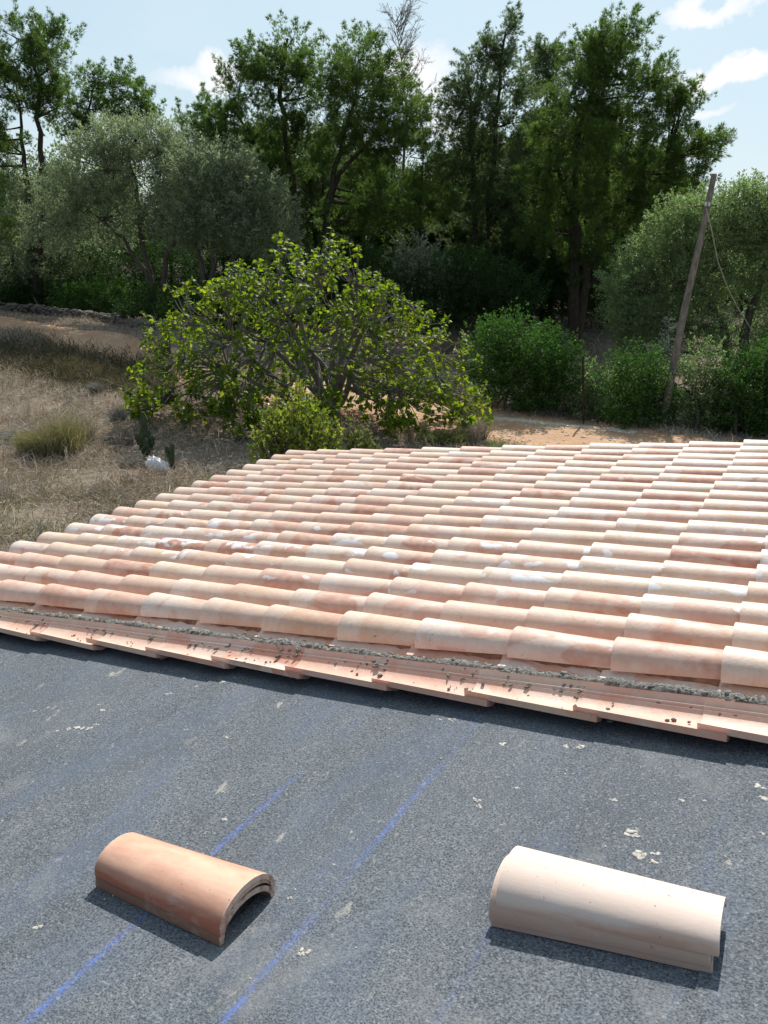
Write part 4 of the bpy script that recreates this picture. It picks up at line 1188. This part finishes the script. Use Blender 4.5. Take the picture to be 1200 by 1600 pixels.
# ------------------------------------------------------------------ small things in the field
M_cactus = mat_simple('cactus_skin', (.035, .05, .025), (.085, .10, .045), 12, 4, .7, .6, .02)
def cactus(label, base, arms, seed):
    root = thing('cactus', label, 'cactus', base)
    rs = np.random.default_rng(seed)
    for pts, r in arms:
        g = Geo(); pts = np.array(pts, float)
        t = np.linspace(0, len(pts) - 1, 11)
        P = np.stack([np.interp(t, np.arange(len(pts)), pts[:, k]) for k in range(3)], -1)
        rad = r * (1 + .22 * np.sin(np.arange(11) * 2.4 + rs.uniform(0, 6))) * np.interp(t, [0, .15, len(pts) - 1.3, len(pts) - 1], [.8, 1, 1, .35])
        m = 16; g2 = Geo(); g2.tube(P, rad, m)
        v = g2.v[0].reshape(11, m, 3); c = P[:, None]
        k = 1 + .22 * (np.arange(m) % 2)[None, :, None] + rs.uniform(-.05, .05, (11, m, 1))
        g2.v[0] = (c + (v - c) * k).reshape(-1, 3)
        for _ in range(80):
            i = rs.integers(0, 11); j = rs.integers(0, m); p = g2.v[0].reshape(11, m, 3)[i, j]
            d = unit(p - P[i] + rs.normal(0, .01, 3)); s = unit(np.cross(d, rs.normal(0, 1, 3))) * .002
            g2.add([p - s, p + s, p + d * .03], t=[[0, 1, 2]])
        link('arm', g2.mesh('arm', M_cactus), root)
cbs = G(229, 716)
cactus('tall dark knobbly cactus with stubby arms standing in the dry grass', cbs, [([[0, 0, -.05], [0, 0, .25], [.01, 0, .5], [-.01, 0, .75], [-.02, 0, .98]], .065), ([[.02, 0, .15], [.09, 0, .28], [.12, .0, .42], [.13, 0, .52]], .065), ([[-.02, 0, .18], [-.1, .02, .3], [-.14, 0, .42], [-.15, 0, .52]], .06),
    ([[0, -.03, .1], [.03, -.09, .28], [.03, -.09, .48]], .06), ([[-.02, -.02, .12], [-.06, -.07, .3], [-.07, -.06, .6]], .055), ([[.02, .03, .15], [.05, .06, .35], [.06, .05, .6]], .055)], 91)
cactus('small thin dark cactus stem right of the tall one', G(270, 735), [([[0, 0, -.03], [0, 0, .2], [-.01, 0, .4]], .045), ([[0, 0, .2], [-.09, 0, .34], [-.1, 0, .5]], .04), ([[0, 0, .3], [.0, 0, .42], [.03, 0, .55]], .04)], 92)

# white plastic bag
M_bag = leaf_mat('white_plastic', (.86, .86, .87), (.88, .88, .89), (.90, .90, .90), .4, (1, 1, 1), .35, .4)
bp_ = G(247, 738)
g = Geo(); nu, nv = 26, 14
uu = np.linspace(0, 2 * np.pi, nu); vv = np.linspace(0, np.pi, nv)
UU, VV = np.meshgrid(uu, vv, indexing='ij')
rs = np.random.default_rng(95)
rr = 1 + rs.uniform(-.14, .14, UU.shape) + .18 * np.sin(UU * 4 + VV * 5) + .09 * np.sin(UU * 9 + VV * 3 + 1) + .07 * np.sin(UU * 3 - VV * 9) + .05 * np.sin(UU * 14)
rr[-1] = rr[0]
X = rr * np.sin(VV) * np.cos(UU) * .17; Yb = rr * np.sin(VV) * np.sin(UU) * .13; Zb = rr * np.cos(VV) * .15 + .13
X = X * 1.15 - .5 * (Zb - .13)
g.grid(np.stack([X, Yb, np.maximum(Zb, .0)], -1), True)
link('plastic_bag', g.mesh('plastic_bag', M_bag, False), None, bp_, label='crumpled white plastic bag lying in the dry grass', category='plastic bag')
for k, (px, py, s, lb) in enumerate(((728, 690, .20, 'brown and white rock beside the blond grass at the roadside'), (385, 692, .16, 'dark stone lying in the shade under the left fig branches'), (185, 696, .22, 'low dark rock half buried left of the cactus'))):
    g = Geo(); p = G(px, py)
    for _ in range(4):
        lump(g, (rs.normal(0, s * .4), rs.normal(0, s * .3), s * .25), (s, s * .7, s * .5), rs, .2)
    link('rock', g.mesh('rock', mat_simple('rock_stone%d' % k, *(((.22, .15, .10), (.62, .56, .48)), ((.06, .05, .045), (.12, .10, .09)), ((.05, .045, .03), (.12, .10, .08)))[k], 4, 4)), None, p, label=lb, category='rock')
# heap of cut branches at the left edge
p = G(28, 692)
g = Geo()
for _ in range(60):
    s = rs.normal(0, .35, 3) * [1, .6, 0]; s[2] = rs.uniform(.02, .2)
    e = s + unit(np.array([rs.normal(0, 1), rs.normal(0, .6), rs.normal(0, .2)])) * rs.uniform(.3, .9); e[2] = max(e[2], .02)
    g.tube(curve(s, e, rs, .1, 4), np.linspace(.012, .004, 4), 4)
link('branch_pile', g.mesh('branch_pile', M_silver), None, p, label='heap of bleached cut branches at the left edge of the field', category='branch pile')
g = Geo(); lump(g, (0, 0, .06), (.17, .1, .08), rs, .2)
link('rock', g.mesh('rock', bpy.data.materials['rock_stone1']), None, G(4, 682), label='dark round stone at the left edge beside the bleached branches', category='rock')

# ------------------------------------------------------------------ leaning pole, iron post, thistles
pb = G(1034, 668); PY = pb[1]
ptop = at(1116, 272, PY + .2)
pole = thing('utility_pole', 'weathered wooden pole leaning to the right among the roadside shrubs', 'utility pole', pb)
bend = np.array([pb - [0, 0, .4], pb * .75 + ptop * .25 + [-.03, 0, 0], pb * .5 + ptop * .5 + [-.04, 0, 0], pb * .2 + ptop * .8 + [-.0, 0, 0], ptop])
g = Geo(); g.tube(bend - pb, [.098, .094, .085, .074, .066], 14)
link('shaft', g.mesh('shaft', M_pole, True), pole)
br = at(1103, 322, PY + .15)
g = Geo(); g.tube(np.array([br + [-.32, -.06, -.02], br + [.24, -.06, .02]]) - pb, .012, 6)
link('crossarm', g.mesh('crossarm', M_iron), pole)
M_white = mat_simple('porcelain', (.55, .55, .53), (.7, .7, .68), 20, 2, .3, .1)
for dx in (-.05, .03):
    g = Geo(); c = br + np.array([dx, -.12, .04]) - pb
    g.tube(np.array([c + [0, 0, -.05], c + [0, 0, -.02], c, c + [0, 0, .03], c + [0, 0, .05]]), [.02, .035, .022, .032, .015], 8)
    link('insulator', g.mesh('insulator', M_white, True), pole)
w = [at(x, y, PY + dy) for x, y, dy in ((1103, 325, 0), (1112, 360, .1), (1122, 410, .4), (1137, 450, .9), (1152, 480, 1.3), (1168, 505, 1.8), (1184, 532, 2.3))]
g = Geo(); g.tube(np.array(w) - pb, .014, 5)
link('cable', g.mesh('cable', mat_simple('grey_cable', (.25, .25, .22), (.4, .4, .36), 10, 2, .6, .1)), pole)
ip = G(912, 664)
g = Geo(); e = at(911, 556, ip[1])
g.tube(np.array([[0, 0, -.1], (e - ip) * .5, e - ip]), [.03, .03, .028], 4)
link('iron_post', g.mesh('iron_post', M_iron), None, ip, label='thin dark iron post standing at the edge of the green shrub', category='post')
for k, (px, py, top, h, lb) in enumerate(((1040, 640, 500, 1, 'taller silvery dry sapling left of the leaning pole'), (1016, 640, 540, 1, 'shorter silvery dry sapling among the shrubs left of the pole'), (880, 560, 520, 1, 'thin pale sprig rising behind the large domed shrub'))):
    b = G(px, py + 20); b[1] += .2; tp = at(px + (6 if k == 0 else 0), top, b[1])
    root = thing('dry_sapling', lb, 'sapling', b, None, 'silvery dry saplings')
    g = Geo(); q = curve(b, tp, rs, .05, 8); g.tube(q - b, np.linspace(.02, .005, 8), 4)
    Vt = []
    for _ in range(70):
        t = rs.uniform(.35, 1) ** .8; p = b + (tp - b) * t
        d = unit(np.array([rs.normal(0, 1), rs.normal(0, 1), .25])); ln_ = (1.12 - t) * .8 + .08
        g.tube(np.array([p, p + d * ln_]) - b, [.005, .002], 3)
        m = 16; pos = p + d * ln_ * rs.random((m, 1))
        Vt.append(tri_leaves(pos, np.broadcast_to(d, (m, 3)), .07, .014, rs, .7))
    Vt = np.concatenate(Vt) - b
    link('stem', g.mesh('stem', M_silver), root)
    link('sprigs', mesh_np('sprigs', Vt, soup(Vt), M_silver), root, kind='stuff')
print('TRIS', sum(sum(len(p.vertices) - 2 for p in m.polygons) if len(m.polygons) < 5000 else len(m.loops) - 2 * len(m.polygons) for m in bpy.data.meshes))
